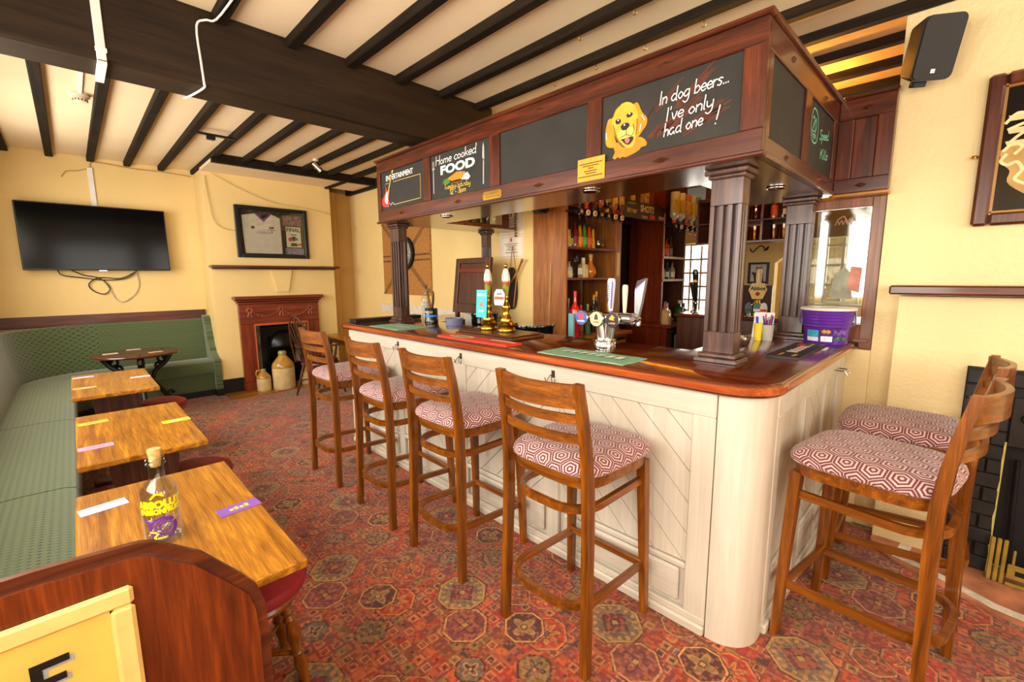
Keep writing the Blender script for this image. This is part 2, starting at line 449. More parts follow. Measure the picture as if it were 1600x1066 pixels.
    col = medal(col, ax0+.12, ay0+.27, .06, dk, gry, dk, yel, lin((170, 150, 110)), 4)
    col = medal(col, ax0, ay0, .118, yel, lin((112, 100, 78)), lin((116, 46, 50)), yel, yel, 8, True)
    # thin lattice lines between medallions
    dl = mt('ABSOLUTE', wrap(mt('ADD', mt('MULTIPLY', X, .866), mt('MULTIPLY', Y, .5)), .1, .32))
    col = t.mix(mt('MULTIPLY', mt('LESS_THAN', dl, .004), .5), col, dk)
    wear = t.noise(t.coords(), 2.3, 4)
    col = t.mix(mt('MULTIPLY', mt('SMOOTH_MIN', mt('MAXIMUM', mt('MULTIPLY', mt('SUBTRACT', wear, .46), 3.2), 0.), .5, .1), .7), col, lin((92, 74, 54)))
    wn2 = t.n('ShaderNodeTexWhiteNoise'); wn2.noise_dimensions = '2D'; cb2 = t.n('ShaderNodeCombineXYZ')
    t.l.new(mt('FLOOR', mt('DIVIDE', X, .0135)), cb2.inputs[0]); t.l.new(mt('FLOOR', mt('DIVIDE', Y, .0135)), cb2.inputs[1]); t.l.new(cb2.outputs[0], wn2.inputs['Vector'])
    col = t.mix(mt('MULTIPLY', mt('GREATER_THAN', wn2.outputs['Value'], .62), .38), col, lin((190, 112, 66)))
    col = t.mix(mt('MULTIPLY', mt('LESS_THAN', wn2.outputs['Value'], .3), .38), col, lin((92, 44, 36)))
    big = t.noise(t.coords(), 9, 2)
    col = t.mix(mt('MULTIPLY', big, .1), col, lin((160, 66, 42)))
    pile = t.noise(t.coords(), 340, 2)
    col = t.mix(mt('MULTIPLY', pile, .25), col, lin((80, 40, 28)))
    t.base(col); t.bump(pile, .35, .003); return t.m
M_carpet = carpet()
# ------------------------------------------------------------------ the room
def boxes(L):
    m = MB()
    for b in L: m.box(*b)
    return m
FX0, FX1 = XL-.25, 9.3
floor = struct('floor', boxes([(FX0, YN-.2, -.1, FX1, YF+.2, 0)]), M_carpet)
ceiling = struct('ceiling', boxes([(FX0, YN-.2, ZC, FX1, YF+.2, ZC+.12)]), M_ceil)
# left wall with its windows (beside the bench)
L = [(XL-.25, YN-.2, 0, XL, YF+.2, WZ0), (XL-.25, YN-.2, WZ1, XL, YF+.2, ZC)]
ys = [YN-.2]+[v for w in WIN_L for v in w]+[YF+.2]
for a, b in zip(ys[0::2], ys[1::2]): L.append((XL-.25, a, WZ0, XL, b, WZ1))
struct('wall_left', boxes(L), M_wall)
L = [(XL, YN-.25, 0, XR, YN, WZ0), (XL, YN-.25, WZ1, XR, YN, ZC)]
xs = [XL]+[v for w in WIN_N for v in w]+[XR]
for a, b in zip(xs[0::2], xs[1::2]): L.append((a, YN-.25, WZ0, b, YN, WZ1))
struct('wall_near', boxes(L), M_wall)
k = 1
M_bar = plain((226, 216, 198), .5)
def window(n, plane, at, a, b, z0, z1, nx, nz, thick=.05, glassy=True):
    """a glazed window in the plane X=at or Y=at"""
    def bx(u0, v0, u1, v1, d=.0, t=thick):
        return (at-t/2+d, u0, v0, at+t/2+d, u1, v1) if plane == 'x' else (u0, at-t/2+d, v0, u1, at+t/2+d, v1)
    w = .05
    fr = MB()
    for q in (bx(a, z0, a+w, z1), bx(b-w, z0, b, z1), bx(a+w, z0, b-w, z0+w), bx(a+w, z1-w, b-w, z1)): fr.box(*q)
    o = struct('window_%d' % n, fr, M_bar)
    for i in range(1, nx):
        u = a+w+(b-a-2*w)*i/nx; MB().box(*bx(u-.018, z0+w, u+.018, z1-w, 0, .03)).build('glazing_bar', M_bar, o)
    for j in range(1, nz):
        v = z0+w+(z1-z0-2*w)*j/nz; MB().box(*bx(a+w, v-.018, b-w, v+.018, 0, .026)).build('glazing_bar', M_bar, o)
    if glassy:
        for i in range(nx):
            for j in range(nz):
                u0, u1 = a+w+(b-a-2*w)*i/nx+.018, a+w+(b-a-2*w)*(i+1)/nx-.018
                v0, v1 = z0+w+(z1-z0-2*w)*j/nz+.018, z0+w+(z1-z0-2*w)*(j+1)/nz-.018
                MB().box(*bx(u0, v0, u1, v1, 0, .004)).build('pane', M_windowglass, o)
    return o
for a, b in WIN_L: window(k, 'x', XL-.15, a, b, WZ0, WZ1, 3, 3, glassy=False); k += 1
for a, b in WIN_N: window(k, 'y', YN-.15, a, b, WZ0, WZ1, 3, 3, glassy=False); k += 1
# far wall with television and chimney breast
struct('wall_far', boxes([(XL, YF, 0, XR+.2, YF+.2, ZC)]), M_wall)
CBX0, CBX1, CBY = 1.32, 2.93, 6.92
FO = (1.76, 2.44, .90)                 # fireplace opening x0 x1 z1
struct('wall_chimney', boxes([(CBX0, CBY, 0, FO[0], YF, ZC), (FO[1], CBY, 0, CBX1, YF, ZC), (FO[0], CBY, FO[2], FO[1], YF, ZC)]), M_wall)
M_tan = plaster('tan_alcove', (196, 152, 84), .15, 40)  # deeper tan tone for the alcove boards
struct('trim_1', boxes([(CBX1, 7.16, 0, 3.12, YF, ZC-.1), (3.14, 7.2, 0, XR, YF, ZC-.1)]), M_tan)
struct('wall_bar', boxes([(XR, 3.12, 0, XR+.2, YF, ZC)]), M_wall)
# dropped plaster strip in front of the chimney breast, with a black edge board
struct('trim_2', boxes([(CBX0-.02, 6.29, 2.895, XR, CBY, ZC)]), M_ceil)
struct('trim_3', boxes([(CBX0-.02, 6.22, 2.88, XR, 6.29, ZC)]), M_joist)
struct('trim_4', boxes([(2.86, 6.29, 2.875, 2.92, CBY, 2.895), (3.31, 3.3, 2.86, XR, 7.2, ZC)]), M_joist)
# right wall (the bar end), lower chimney breast
struct('wall_right', boxes([(XR, YN-.2, 0, XR+.2, .38, ZC)]), M_wallr)
struct('wall_return', boxes([(XR+.2, .18, 0, 9.2, .38, ZC)]), M_wallr)
BRX = 3.27
struct('wall_breast', boxes([(BRX, -.03, 0, XR, .27, 1.43), (BRX, -1.6, 1.08, XR, -.03, 1.43), (BRX, -1.6, 0, XR, -1.0, 1.08)]), M_wallr)
# skirting
struct('baseboard_far', boxes([(XL, YF-.02, 0, CBX0, YF, .2), (CBX0, CBY-.02, 0, 1.57, CBY, .2), (2.63, CBY-.02, 0, CBX1, CBY, .2)]), M_black)
# bench-side wood rail along the far and left walls
struct('trim_5', boxes([(XL, YF-.025, 1.0, CBX0-.02, YF, 1.13), (XL, 1.0, 1.0, XL+.025, YF-.025, 1.13)]), WD['mah', 'x'])
# nib wall under the screen, and behind-bar base
struct('wall_nib', boxes([(XR-.02, .38, 0, XR+.1, .78, 1.10)]), M_wallr)
struct('trim_11', boxes([(XR-.022, 4.1, 1.04, XR-.001, 6.3, 1.16)]), plain((224, 212, 192), .5))
# --- ceiling timbers: every joist is its own piece of the ceiling
JD = .052
def joist(x, y0, y1, w=.066):
    j = random.uniform(-.008, .008)
    MB().box(x-w/2+j, y0, ZC-JD, x+w/2+j, y1, ZC+.01, .006).build('joist', M_joist, ceiling)
for i in range(-3, 12): joist(.735+.3725*i, YN, 3.04)
for i in range(-1, 10):
    x = -.03+.337*i; joist(x, 3.28, YF if x < 1.33 else 6.25)
MB().box(XL, 3.03, 2.588, 2.75, 3.275, ZC+.01, .012).build('beam', M_beam, ceiling)
# hearths
M_quarry = plain((176, 96, 62), .5, var=.25, vs=9)
struct('trim_6', boxes([(1.33, 6.52, 0, 2.95, CBY, .012)]), WD['oak', 'x'])
hp = [(3.05, .16), (2.99, .03), (2.93, -.09), (2.87, -.2), (2.84, -.35), (2.84, -1.6), (BRX, -1.6), (BRX, .27), (3.2, .27), (3.1, .22)]
struct('trim_7', MB().prism([(x, y) for x, y in hp], 0, .012), plain((196, 128, 92), .6, var=.25, vs=7))
wp = [(3.265, .14), (3.08, .16),  (3.03, .01), (2.96, -.1), (2.895, -.21), (2.87, -.36), (2.87, -1.6), (2.92, -1.6), (2.925, -.36), (2.945, -.23), (3.0, -.13), (3.065, -.02), (3.11, .1), (3.265, .09)]
struct('trim_8', MB().prism(wp, .012, .014), plain((228, 214, 196), .7, var=.2, vs=14))
# --- the room beyond the bar
M_brownceil = plaster('brown_ceiling_plaster', (104, 84, 54), .1, 30)  # darker brown tone than the main ceiling
struct('ceiling_beyond', boxes([(5.9, .38, 2.68, 9.2, 7, 2.74)]), M_brownceil)
AY0, AY1 = .75, 1.93       # doorway arch in the wall beyond
am = boxes([(7.0, AY1, 0, 7.15, 2.55, 2.68), (7.0, .38, 2.03, 7.15, AY1, 2.68)])
# angled head of the arch
am.M = M_at((7.0, 0, 0), (0, 1, 0), (0, 0, 1)); am.prism([(AY1, 1.72), (AY1, 2.03), (1.55, 2.03)], 0, .15); am.M = Matrix()
struct('wall_beyond', am, M_wall)
struct('wall_window_side', boxes([(9.0, .38, 0, 9.2, 3.35, 2.7), (9.0, 4.75, 0, 9.2, 7, 2.7), (9.0, 3.35, 0, 9.2, 4.75, .75), (9.0, 3.35, 2.2, 9.2, 4.75, 2.7), (7.8, .38, 0, 7.9, .85, 2.68), (7.8, 1.75, 0, 7.9, 2.6, 2.68), (7.8, .85, 0, 7.9, 1.75, .8), (7.8, .85, 2.3, 7.9, 1.75, 2.68)]), M_wall)
window(k, 'x', 9.1, 3.35, 4.75, .75, 2.2, 6, 5); k += 1
window(k, 'x', 7.85, .85, 1.75, .8, 2.3, 4, 5); k += 1
window_light('daylight', (8.0, 1.3, 1.55), (-1, 0, -.1), .85, 1.4, 40)
struct('wall_passage', boxes([(3.58, 5.0, 0, 9, 5.1, ZC), (5.84, 3.05, 0, 5.9, 5.0, ZC)]), plain((96, 70, 44), .7))
struct('trim_9', boxes([(6.975, 1.93, 0, 7.0, 2.55, 1.41)]), WD['dark', 'z'])
# ------------------------------------------------------------------ the bar
CZ = 1.14                                  # bar top height
PAN = [(.76, 1.48), (1.56, 2.28), (2.36, 3.08), (3.16, 3.88)]
bar = thing('bar_cabinet', 'white painted bar front of diagonal boards under the varnished top', 'bar', (1.8, .5, 0))
W_ = WD['white', 'z']; WY = WD['white', 'y']; WX = WD['white', 'x']
def arc(cx, cy, r, a0, a1, n): return [(cx+r*math.cos(a0+(a1-a0)*i/n), cy+r*math.sin(a0+(a1-a0)*i/n)) for i in range(n+1)]
MB().box(1.825, .665, .0, 2.3, 4.0, 1.08).box(1.99, .52, 0, XR-.021, .95, 1.08).box(2.3, 3.5, 0, 3.3, 4.0, 1.08).build('carcass', W_, bar)
def front_bits(P0, P1, inward, pans, L, flip0):
    """frame-and-panel face. P0->P1 runs along the face, inward = direction into the bar; pans = list of (a,b) along it"""
    d = Vector((P1[0]-P0[0], P1[1]-P0[1], 0)).normalized()
    M = M_at((P0[0], P0[1], 0), d, (0, 0, 1))      # local z = d x up, points toward the viewer when inward = -(d x up)
    def part(name, x0, z0, x1, z1, t0, t1, mat, b=.004, par=bar):
        m = MB(M); m.box(x0, z0, t0, x1, z1, t1, b); return m.build(name, mat, par)
    part('top_rail', 0, .975, L, 1.081, -.02, .004, WY)
    part('bottom_rail', 0, .045, L, .075, -.02, .004, WY)
    part('skirting', 0, .0, L, .045, -.02, .018, WY, .008)
    xs = [0]+[v for p in pans for v in p]+[L]
    for a, b in zip(xs[0::2], xs[1::2]):
        if b-a > .01: part('stile', a, .075, b, .975, -.02, .003, W_)
    for i, (a, b) in enumerate(pans):
        z0, z1 = .30, .975
        part('raised_panel', a+.03, .095, b-.03, .255, -.02, .0, WY, .012)
        part('ledge', a, .265, b, .295, -.02, .006, WY, .008)
        # diagonal boards clipped to the panel
        sgn = 1 if (i+flip0) % 2 else -1
        bw = .1/math.cos(PI/4)
        n = int(((b-a)+(z1-z0))/bw)+2
        for q in range(-n, n):
            # strip between c0<= (x -+ z) <=c1
            c0 = q*bw+.0025; c1 = (q+1)*bw-.0025
            poly = [(a, z0), (b, z0), (b, z1), (a, z1)]
            def clip(poly, f):
                out = []
                for k in range(len(poly)):
                    p, r = poly[k-1], poly[k]; fp, fr = f(p), f(r)
                    if (fp >= 0) != (fr >= 0):
                        t = fp/(fp-fr); out.append((p[0]+(r[0]-p[0])*t, p[1]+(r[1]-p[1])*t))
                    if fr >= 0: out.append(r)
                return out
            g = lambda p: (p[0]-a)+sgn*(p[1]-z0)
            poly = clip(poly, lambda p: g(p)-c0)
            if len(poly) > 2: poly = clip(poly, lambda p: c1-g(p))
            if len(poly) > 2:
                m = MB(M); m.prism(poly, -.02, -.009); m.build('plank', W_, bar)
# front face looks toward -X: local x runs toward -Y
front_bits((1.8, 4.0), (1.8, .665), None, [(4.0-b, 4.0-a) for a, b in PAN[::-1]], 3.335, 0)
front_bits((1.985, .495), (XR-.021, .495), None, [(.07, .44), (.52, .86), (.93, 1.06+.1)], XR-.021-1.985, 0)
# rounded corner post
pp = [(1.8, .66)]+arc(1.94, .635, .14, PI, 1.5*PI, 8)+[(1.98, .495), (1.98, .66)]
MB().prism(pp, 0, 1.081).build('corner_post', W_, bar, smooth=True)
def hook(y):
    m = MB()
    for s in (-1, 1):
        m.tube([(1.796, y, 1.03), (1.776, y+s*.004, 1.026), (1.765, y+s*.016, 1.0), (1.772, y+s*.03, .985), (1.768, y+s*.036, 1.01)], .0027, 6)
    m.box(1.793, y-.012, 1.01, 1.7965, y+.012, 1.05, .002)
    m.build('coat_hook', plain((110, 104, 98), .3, .9), bar, smooth=True)
for y in (1.52, 2.32, 3.12): hook(y)
MB().tube([(3.0, .49, 1.02), (3.0, .44, 1.02), (3.0, .43, 1.0), (3.08, .43, 1.0), (3.08, .44, 1.02), (3.08, .49, 1.02)], .004, 6).build('coat_hook', M_chrome, bar)

# worktop, one continuous U
top = thing('bar_counter', 'glossy dark varnished wooden bar top with rounded front edge', 'counter', (1.75, .46, 1.085))
outl = [(1.75, 4.035), (1.75, .64)]+arc(1.93, .64, .18, PI, 1.5*PI, 10)[1:]+[(XR, .46), (XR, 1.05), (2.42, 1.05), (2.42, 3.42), (3.3, 3.42), (3.3, 4.035)]
def inset(pl, d):
    """shift only the outer (customer) edges inward by d"""
    out = []
    for x, y in pl:
        if x <= 1.75+1e-6: x += d
        if y <= .46+1e-6: y += d
        if y >= 4.035-1e-6: y -= d
        out.append((x, y))
    c = arc(1.93, .64, .18-d, PI, 1.5*PI, 10)
    return [out[0], (1.75+d, .64)]+c[1:]+out[12:]
prof = [(.012, 1.083), (.003, 1.09), (0, 1.10), (0, 1.122), (.004, 1.133), (.014, CZ)]
m = MB()
rg = []
for d, z in prof: rg.append([(x, y, z) for x, y in inset(outl, d)])
m.rings(rg); m.build('slab', M_top, top, smooth=True)
# lighter worn nosing strip on the customer edge
m = MB(); path = [(1.7495, 4.0), (1.7495, .64)]+arc(1.93, .64, .1805, PI, 1.5*PI, 10)[1:]+[(XR-.03, .4595)]
vs = []; 
for dz, dd in ((1.1, 0), (1.12, 0)): vs.append(dz)
for i, (x, y) in enumerate(path): pass
nrm = []
for i in range(len(path)):
    a = Vector(path[max(i-1, 0)]); b = Vector(path[min(i+1, len(path)-1)]); t = (b-a).normalized(); nrm.append(Vector((t.y, -t.x)) if True else None)
V = []; F = []
for (x, y), nn in zip(path, nrm):
    for off, z in ((-.006, 1.092), (.0035, 1.098), (.0045, 1.11), (.0035, 1.122), (-.006, 1.130)): 
        V.append((x+nn.x*off, y+nn.y*off, z))
n5 = 5
for i in range(len(path)-1):
    for k_ in range(4): F.append([i*n5+k_, (i+1)*n5+k_, (i+1)*n5+k_+1, i*n5+k_+1])
m.add(V, F); m.build('nosing', M_nose, top, smooth=True)

# ------------------------------------------------------------------ canopy
KX, KY, KZ0, KZ1, KYF = 2.0, .63, 2.02, 2.53, 3.72
can = thing('bar_canopy', 'dark mahogany canopy with chalkboard panels hung above the bar', 'canopy', (KX, KY, KZ0))
mx, my, mz = WD['mah', 'x'], WD['mah', 'y'], WD['mah', 'z']
BD = [(.72, 1.39), (1.48, 2.15), (2.245, 2.91), (3.005, 3.66)]
BZ0, BZ1 = 2.125, 2.435
def rail(name, *b, mat=mx, bev=.004, par=can): return MB().box(*b, bev).build(name, mat, par)
# front fascia
rail('fascia_rail', KX, KY, BZ1, KX+.03, KYF, KZ1, mat=my); rail('fascia_rail', KX, KY, KZ0, KX+.03, KYF, BZ0, mat=my)
ys = [KY]+[v for b in BD for v in b]+[KYF]
for a, b in zip(ys[0::2], ys[1::2]): rail('fascia_stile', KX, a, BZ0, KX+.03, b, BZ1, mat=mz, bev=.003)
boards = [MB().box(KX+.012, a+.001, BZ0+.001, KX+.028, b-.001, BZ1-.001).build('chalkboard', M_chalk, can) for a, b in BD]
# near end fascia (faces the stools at the bar end)
EB = [(2.08, 2.585), (2.69, 3.21)]
rail('fascia_rail', KX+.03, KY, BZ1-.015, 3.33, KY+.03, KZ1); rail('fascia_rail', KX+.03, KY, KZ0, 3.33, KY+.03, 2.1)
xs = [KX+.03]+[v for b in EB for v in b]+[3.33]
for a, b in zip(xs[0::2], xs[1::2]): rail('fascia_stile', a, KY, 2.1, b, KY+.03, BZ1-.015, mat=mz, bev=.003)
eboards = [MB().box(a+.001, KY+.012, 2.101, b-.001, KY+.028, BZ1-.016).build('chalkboard', M_chalk, can) for a, b in EB]
# boxed return toward the camera along the right wall
rail('return_rail', 3.3, .375, 2.43, 3.33, KY, KZ1+.01, mat=my); rail('return_rail', 3.3, .375, 2.02, 3.33, KY, 2.1, mat=my)
rail('return_stile', 3.3, .375, 2.1, 3.33, .45, 2.43, mat=mz); rail('return_stile', 3.3, .555, 2.1, 3.33, KY, 2.43, mat=mz)
rail('return_panel', 3.31, .45, 2.1, 3.328, .555, 2.43, mat=mz)
rail('return_back', 3.332, .375, 2.03, XR-.001, KY, KZ1, mat=mz); rail('bottom_strip', 3.29, .37, 2.0, XR-.002, KY, 2.019, mat=WD['oak', 'y'])
# cornice and bottom bead
rail('cornice', KX-.018, KY-.018, KZ1, KX+.035, KYF+.01, KZ1+.02, mat=my, bev=.006); rail('cornice', KX+.035, KY-.018, KZ1, 3.33, KY+.035, KZ1+.02, bev=.006)
rail('cornice', 3.285, .365, KZ1+.01, 3.33, KY-.018, KZ1+.028, mat=my, bev=.006)
rail('bead', KX-.014, KY-.014, KZ0-.004, KX+.01, KYF+.01, KZ0+.016, mat=my, bev=.006); rail('bead', KX+.01, KY-.014, KZ0-.004, 3.3, KY+.01, KZ0+.016, bev=.006)
# soffit and inner boards, far return
KW = .42
M_soff = wood('soffit_varnish', (70, 36, 14), (128, 80, 38), 'y', .5, .22, .5)
MB().box(KX+.03, KY+.03, KZ0, KX+KW, KYF, KZ0+.02).box(KX+KW, KY+.03, KZ0, XR-.002, KY+KW, KZ0+.02).box(KX+KW, KYF-KW, KZ0, 3.3, KYF, KZ0+.02).build('soffit', M_soff, can)
MB().box(KX+KW-.025, KY+KW, KZ0+.02, KX+KW, KYF-KW, KZ1).build('inner_board', my, can)
MB().box(KX+KW, KY+KW-.025, KZ0+.02, XR-.002, KY+KW, KZ1).build('inner_board', mx, can)
MB().box(KX+.03, KYF-.025, KZ0+.02, 3.3, KYF, KZ1).build('end_board', mx, can)
MB().box(KX+.03, KY+.03, KZ1-.02, KX+KW-.025, KYF-.025, KZ1).build('top_board', my, can)
# glass rack shelf let into the far return, facing the bar
MB().box(KX+KW, KYF-KW, KZ0+.02, 3.2, KYF-KW+.02, KZ0+.035).box(KX+KW, KYF-KW, KZ0+.24, 3.2, KYF-KW+.02, KZ1).box(3.12, KYF-KW, KZ0+.035, 3.2, KYF-KW+.02, KZ0+.24).build('rack_frame', mx, can)
MB().box(KX+KW, KYF-.06, KZ0+.02, 3.2, KYF-.03, KZ0+.24).build('rack_back', M_black, can)
# lozenges
def lozenge(M, w=.045, h=.014):
    m = MB(M); m.add([(-w, 0, 0), (0, -h, 0), (w, 0, 0), (0, h, 0), (0, 0, .012)], [(0, 1, 4), (1, 2, 4), (2, 3, 4), (3, 0, 4)]); m.build('lozenge', WD['dark', 'y'], can)
for a, b in BD:
    for z in (2.482, 2.075): lozenge(face_negx(KX-.0005, (a+b)/2, z))
for a, b in EB:
    for z in (2.47, 2.064): lozenge(face_negy((a+b)/2, KY-.0005, z), .03)
for z in (2.48, 2.06): lozenge(face_negx(3.2995, .5, z), .03)
for i, (x, y) in enumerate(((2.12, 1.532), (2.788, .793), (2.151, 2.917))):
    o = MB().lathe([(.02, .012), (.03, .004), (.046, 0), (.05, -.004), (.05, -.008), (.044, -.008), (.034, .0), (.02, .006)], 20, (x, y, KZ0)).build('downlight', M_chrome, can, smooth=True)

# fluted pillars
def pillar(x, y, label, z0=CZ, z1=KZ0-.0015, wy=.14, wx=.09, half=False):
    t = thing('fluted_pillar', label, 'pillar', (x, y, z0), 0, 'fluted pillars carrying the canopy')
    m = MB(); m.box(x-wx/2-.03, y-wy/2-.03, z0, x+wx/2+.03, y+wy/2+.03, z0+.022, .004); m.box(x-wx/2-.018, y-wy/2-.018, z0+.022, x+wx/2+.018, y+wy/2+.018, z0+.045, .006); m.build('plinth', M_pillar, t)
    m = MB(); m.box(x-wx/2-.025, y-wy/2-.025, z1-.022, x+wx/2+.025, y+wy/2+.025, z1, .005); m.box(x-wx/2-.012, y-wy/2-.012, z1-.04, x+wx/2+.012, y+wy/2+.012, z1-.022, .006); m.build('capital', M_pillar, t)
    zb, zt = z0+.045, z1-.04; fa, fb = zb+.1, zt-.115
    # shaft with recessed flutes: core plus blocks at both ends and the fillets between flutes
    m = MB(); dx_ = wx*.3; m.box(x-wx/2+dx_, y-wy/2+.014, zb, x+wx/2-dx_, y+wy/2-.014, zt)
    m.box(x-wx/2, y-wy/2, zb, x+wx/2, y+wy/2, fa, .002); m.box(x-wx/2, y-wy/2, fb, x+wx/2, y+wy/2, zt, .002)
    m.build('shaft', M_pillar, t)
    def fillets(n, L, mk):
        w = L/(2*n+1)*.95; g = (L-(n+1)*w)/n
        for i in range(n+1):
            a = -L/2+i*(w+g); mk(a, a+w)
    def fx(a, b):
        for s in (-1, 1): MB().box(x+s*(wx/2-dx_), y+a, fa, x+s*wx/2, y+b, fb, .002).build('fillet', M_pillar, t)
    def fy(a, b):
        for s in (-1, 1): MB().box(x+a, y+s*(wy/2-.0145), fa, x+b, y+s*wy/2, fb, .002).build('fillet', M_pillar, t)
    fillets(3, wy, fx); fillets(3, wx-.004, fy)
    return t
pillar(2.195, .81, 'fluted dark wood pillar on the rounded corner of the bar top')
pillar(3.32, .79, 'fluted dark wood pillar beside the purple bucket and glazed screen')
pillar(2.15, 3.65, 'fluted dark wood pillar beside the black harp tap and green bar towel')
pillar(3.13, 3.57, 'fluted dark wood pillar behind the leaning wooden hatch board', wy=.08, wx=.07)
# ------------------------------------------------------------------ bar stools
SX, SY, SZ = WD['stool', 'x'], WD['stool', 'y'], WD['stool', 'z']
def superell(a0, a1, b, n, e=3.2, flare=.035):
    """rounded seat outline: front half-depth a1, back half-depth a0, half-width b"""
    P = []
    for i in range(n):
        th = 2*PI*i/n; c, s = math.cos(th), math.sin(th)
        x = (a1 if c > 0 else a0)*math.copysign(abs(c)**(2/e), c); y = b*math.copysign(abs(s)**(2/e), s)
        y *= 1+flare*(x/.25)
        P.append((x, y))
    return P
def make_stool(label):
    t = thing('bar_stool', label, 'stool', (0, 0, 0), 0, 'bar stools with hexagon fabric seats')
    for s in (-1, 1):
        m = MB(); pts = [(-.235, s*.225, 0), (-.226, s*.219, .3), (-.218, s*.213, .6), (-.22, s*.21, .78), (-.232, s*.207, .92), (-.252, s*.203, 1.05), (-.276, s*.2, 1.172)]
        w = [.034, .038, .042, .042, .038, .034, .03]; rg = []
        for (x, y, z), q in zip(pts, w):
            h = .0165; rg.append([(x-q/2, y-h, z), (x+q/2, y-h, z), (x+q/2, y+h, z), (x-q/2, y+h, z)])
        m.rings(rg); m.build('back_post', SZ, t, False, True)
        m = MB(); rg = []
        for (x, y, z, q) in ((.235, s*.212, 0, .03), (.222, s*.203, .4, .036), (.208, s*.195, .752, .042)):
            h = q/2; rg.append([(x-h, y-h, z), (x+h, y-h, z), (x+h, y+h, z), (x-h, y+h, z)])
        m.rings(rg); m.build('leg', SZ, t, False)
    O = superell(.222, .238, .222, 48, 4.6, .05)
    # bentwood apron ring
    m = MB(); inn = [(x*.9, y*.9) for x, y in O]
    m.rings([[(x, y, .745) for x, y in O], [(x*1.005, y*1.005, .77) for x, y in O], [(x, y, .802) for x, y in O], [(x, y, .802) for x, y in inn], [(x, y, .745) for x, y in inn], [(x, y, .745) for x, y in O]], False)
    m.build('apron', SY, t, False, True)
    # padded seat with unrolled UVs so that the weave wraps over the edge
    m = MB(); rg = []; uv = []; 
    prof = [(.0, .868), (.35, .867), (.65, .863), (.84, .856), (.95, .845), (1.015, .830), (1.035, .815), (1.03, .802), (1.0, .795), (.95, .79)]
    arcl = 0; last = None
    for r, z in prof:
        rr = max(r, .002); rg.append([(x*rr*1.05, y*rr*1.05, z) for x, y in O])
        if last: arcl += math.hypot((r-last[0])*.225, z-last[1])
        last = (r, z)
        for x, y in O:
            l = math.hypot(x, y); k_ = arcl/.225*1.05
            uv.append((x*k_, y*k_))
    m.uv = None; m.rings(rg); m.uv = uv
    m.build('seat_pad', M_hex, t, False, True)
    def bow(z, h, y0, x0, d, name, mat=SY, w=.016, n=10):
        m = MB(); P = []
        for i in range(n+1):
            u = -1+2*i/n; P.append((x0-d*(1-u*u)**1 , y0*u, z))
        m.tube(P, 0, flat=(w, h, (0, 0, 1))); m.build(name, mat, t, False, True)
    bow(1.122, .088, .203, -.262, .055, 'top_rail', w=.02)
    bow(1.035, .034, .206, -.246, .05, 'back_slat'); bow(.955, .034, .208, -.234, .045, 'back_slat')
    def hoop(z, a, b, xf, name, dz=0, r=.13):
        P = [(xf, -b, z-dz), (-a+r, -b, z)]+[(x, y, z) for x, y in arc(-a+r, -b+r, r, 1.5*PI, PI, 6)[1:]]
        P += [(x, y, z) for x, y in arc(-a+r, b-r, r, PI, .5*PI, 6)]+[(xf, b, z-dz)]
        MB().tube(P, 0, flat=(.02, .032, (0, 0, 1))).build(name, SX, t, False, True)
    hoop(.655, .235, .19, .205, 'upper_hoop'); hoop(.262, .26, .197, .225, 'foot_hoop', .02)
    MB().box(.205, -.2, .235, .228, .2, .268, .004).build('foot_rail', SY, t, False)
    return t
stool = make_stool('wooden bar stool nearest the bar corner post along the long bar front')
stool.location = (1.51, 1.13, 0)
for y, rz, lab in ((1.905, .01, 'wooden bar stool drawn up to the long bar front by the red bar runner'),
               (2.583, -.015, 'wooden bar stool on the long bar front below the blank chalkboard and food board'),
               (3.386, .02, 'wooden bar stool at the fireplace end of the long bar front')):
    dup(stool, (1.51, y, 0), rz, lab)
dup(stool, (2.215, .19, 0), PI/2-.15, 'wooden bar stool at the short bar end beside the corner post')
dup(stool, (2.84, .155, 0), PI/2+.03, 'wooden bar stool at the short bar end beside the plaster wall and hearth')

# ------------------------------------------------------------------ bench
def sweep(path, nrm, prof, uvscale=1, u0=0):
    """path of (x,y), outward normals, profile of (d,z): surface with UVs in metres"""
    m = MB(); rg = []; uv = []; u = u0
    pl = [0]
    for a, b in zip(prof[:-1], prof[1:]): pl.append(pl[-1]+math.dist(a, b))
    for i, ((x, y), n) in enumerate(zip(path, nrm)):
        if i: u += math.dist(path[i-1], path[i])
        rg.append([(x+n[0]*d, y+n[1]*d, z) for d, z in prof]); uv += [(u, v) for v in pl]
    m.rings(rg); m.uv = uv; return m
def bench_path(seg):
    """front edge of the bench seat: along the left wall, round the corner, along the far wall"""
    P = []; N = []
    for kind, a, b, n in seg:
        for i in range(n+1):
            u = a+(b-a)*i/n
            if kind == 'L': p, q = (-.08, u), (-1, 0)
            elif kind == 'C': p, q = (.17+.25*math.cos(u), 6.65+.25*math.sin(u)), (math.cos(u), math.sin(u))
            else: p, q = (u, 6.9), (0, 1)
            if P and math.dist(P[-1], p) < 1e-6: continue
            P.append(p); N.append(q)
    return P, N
bench = thing('corner_bench', 'green upholstered corner bench running round under the television', 'bench', (-.3, 4, 0))
seatp = [(.03, .30), (-.005, .33), (-.008, .43), (.01, .462), (.05, .474), (.2, .478), (.40, .47), (.44, .45), (.44, .30)]
segs = [[('L', 1.165, 1.595, 2)], [('L', 1.605, 3.195, 4)], [('L', 3.205, 4.795, 4)], [('L', 4.805, 6.65, 4), ('C', PI, PI/2, 10), ('F', .17, .30, 1)], [('F', .31, 1.242, 3)]]
for i, sg in enumerate(segs):
    P, N = bench_path(sg); sweep(P, N, seatp, u0=i*1.6).build('seat_cushion', M_moq, bench, smooth=True)
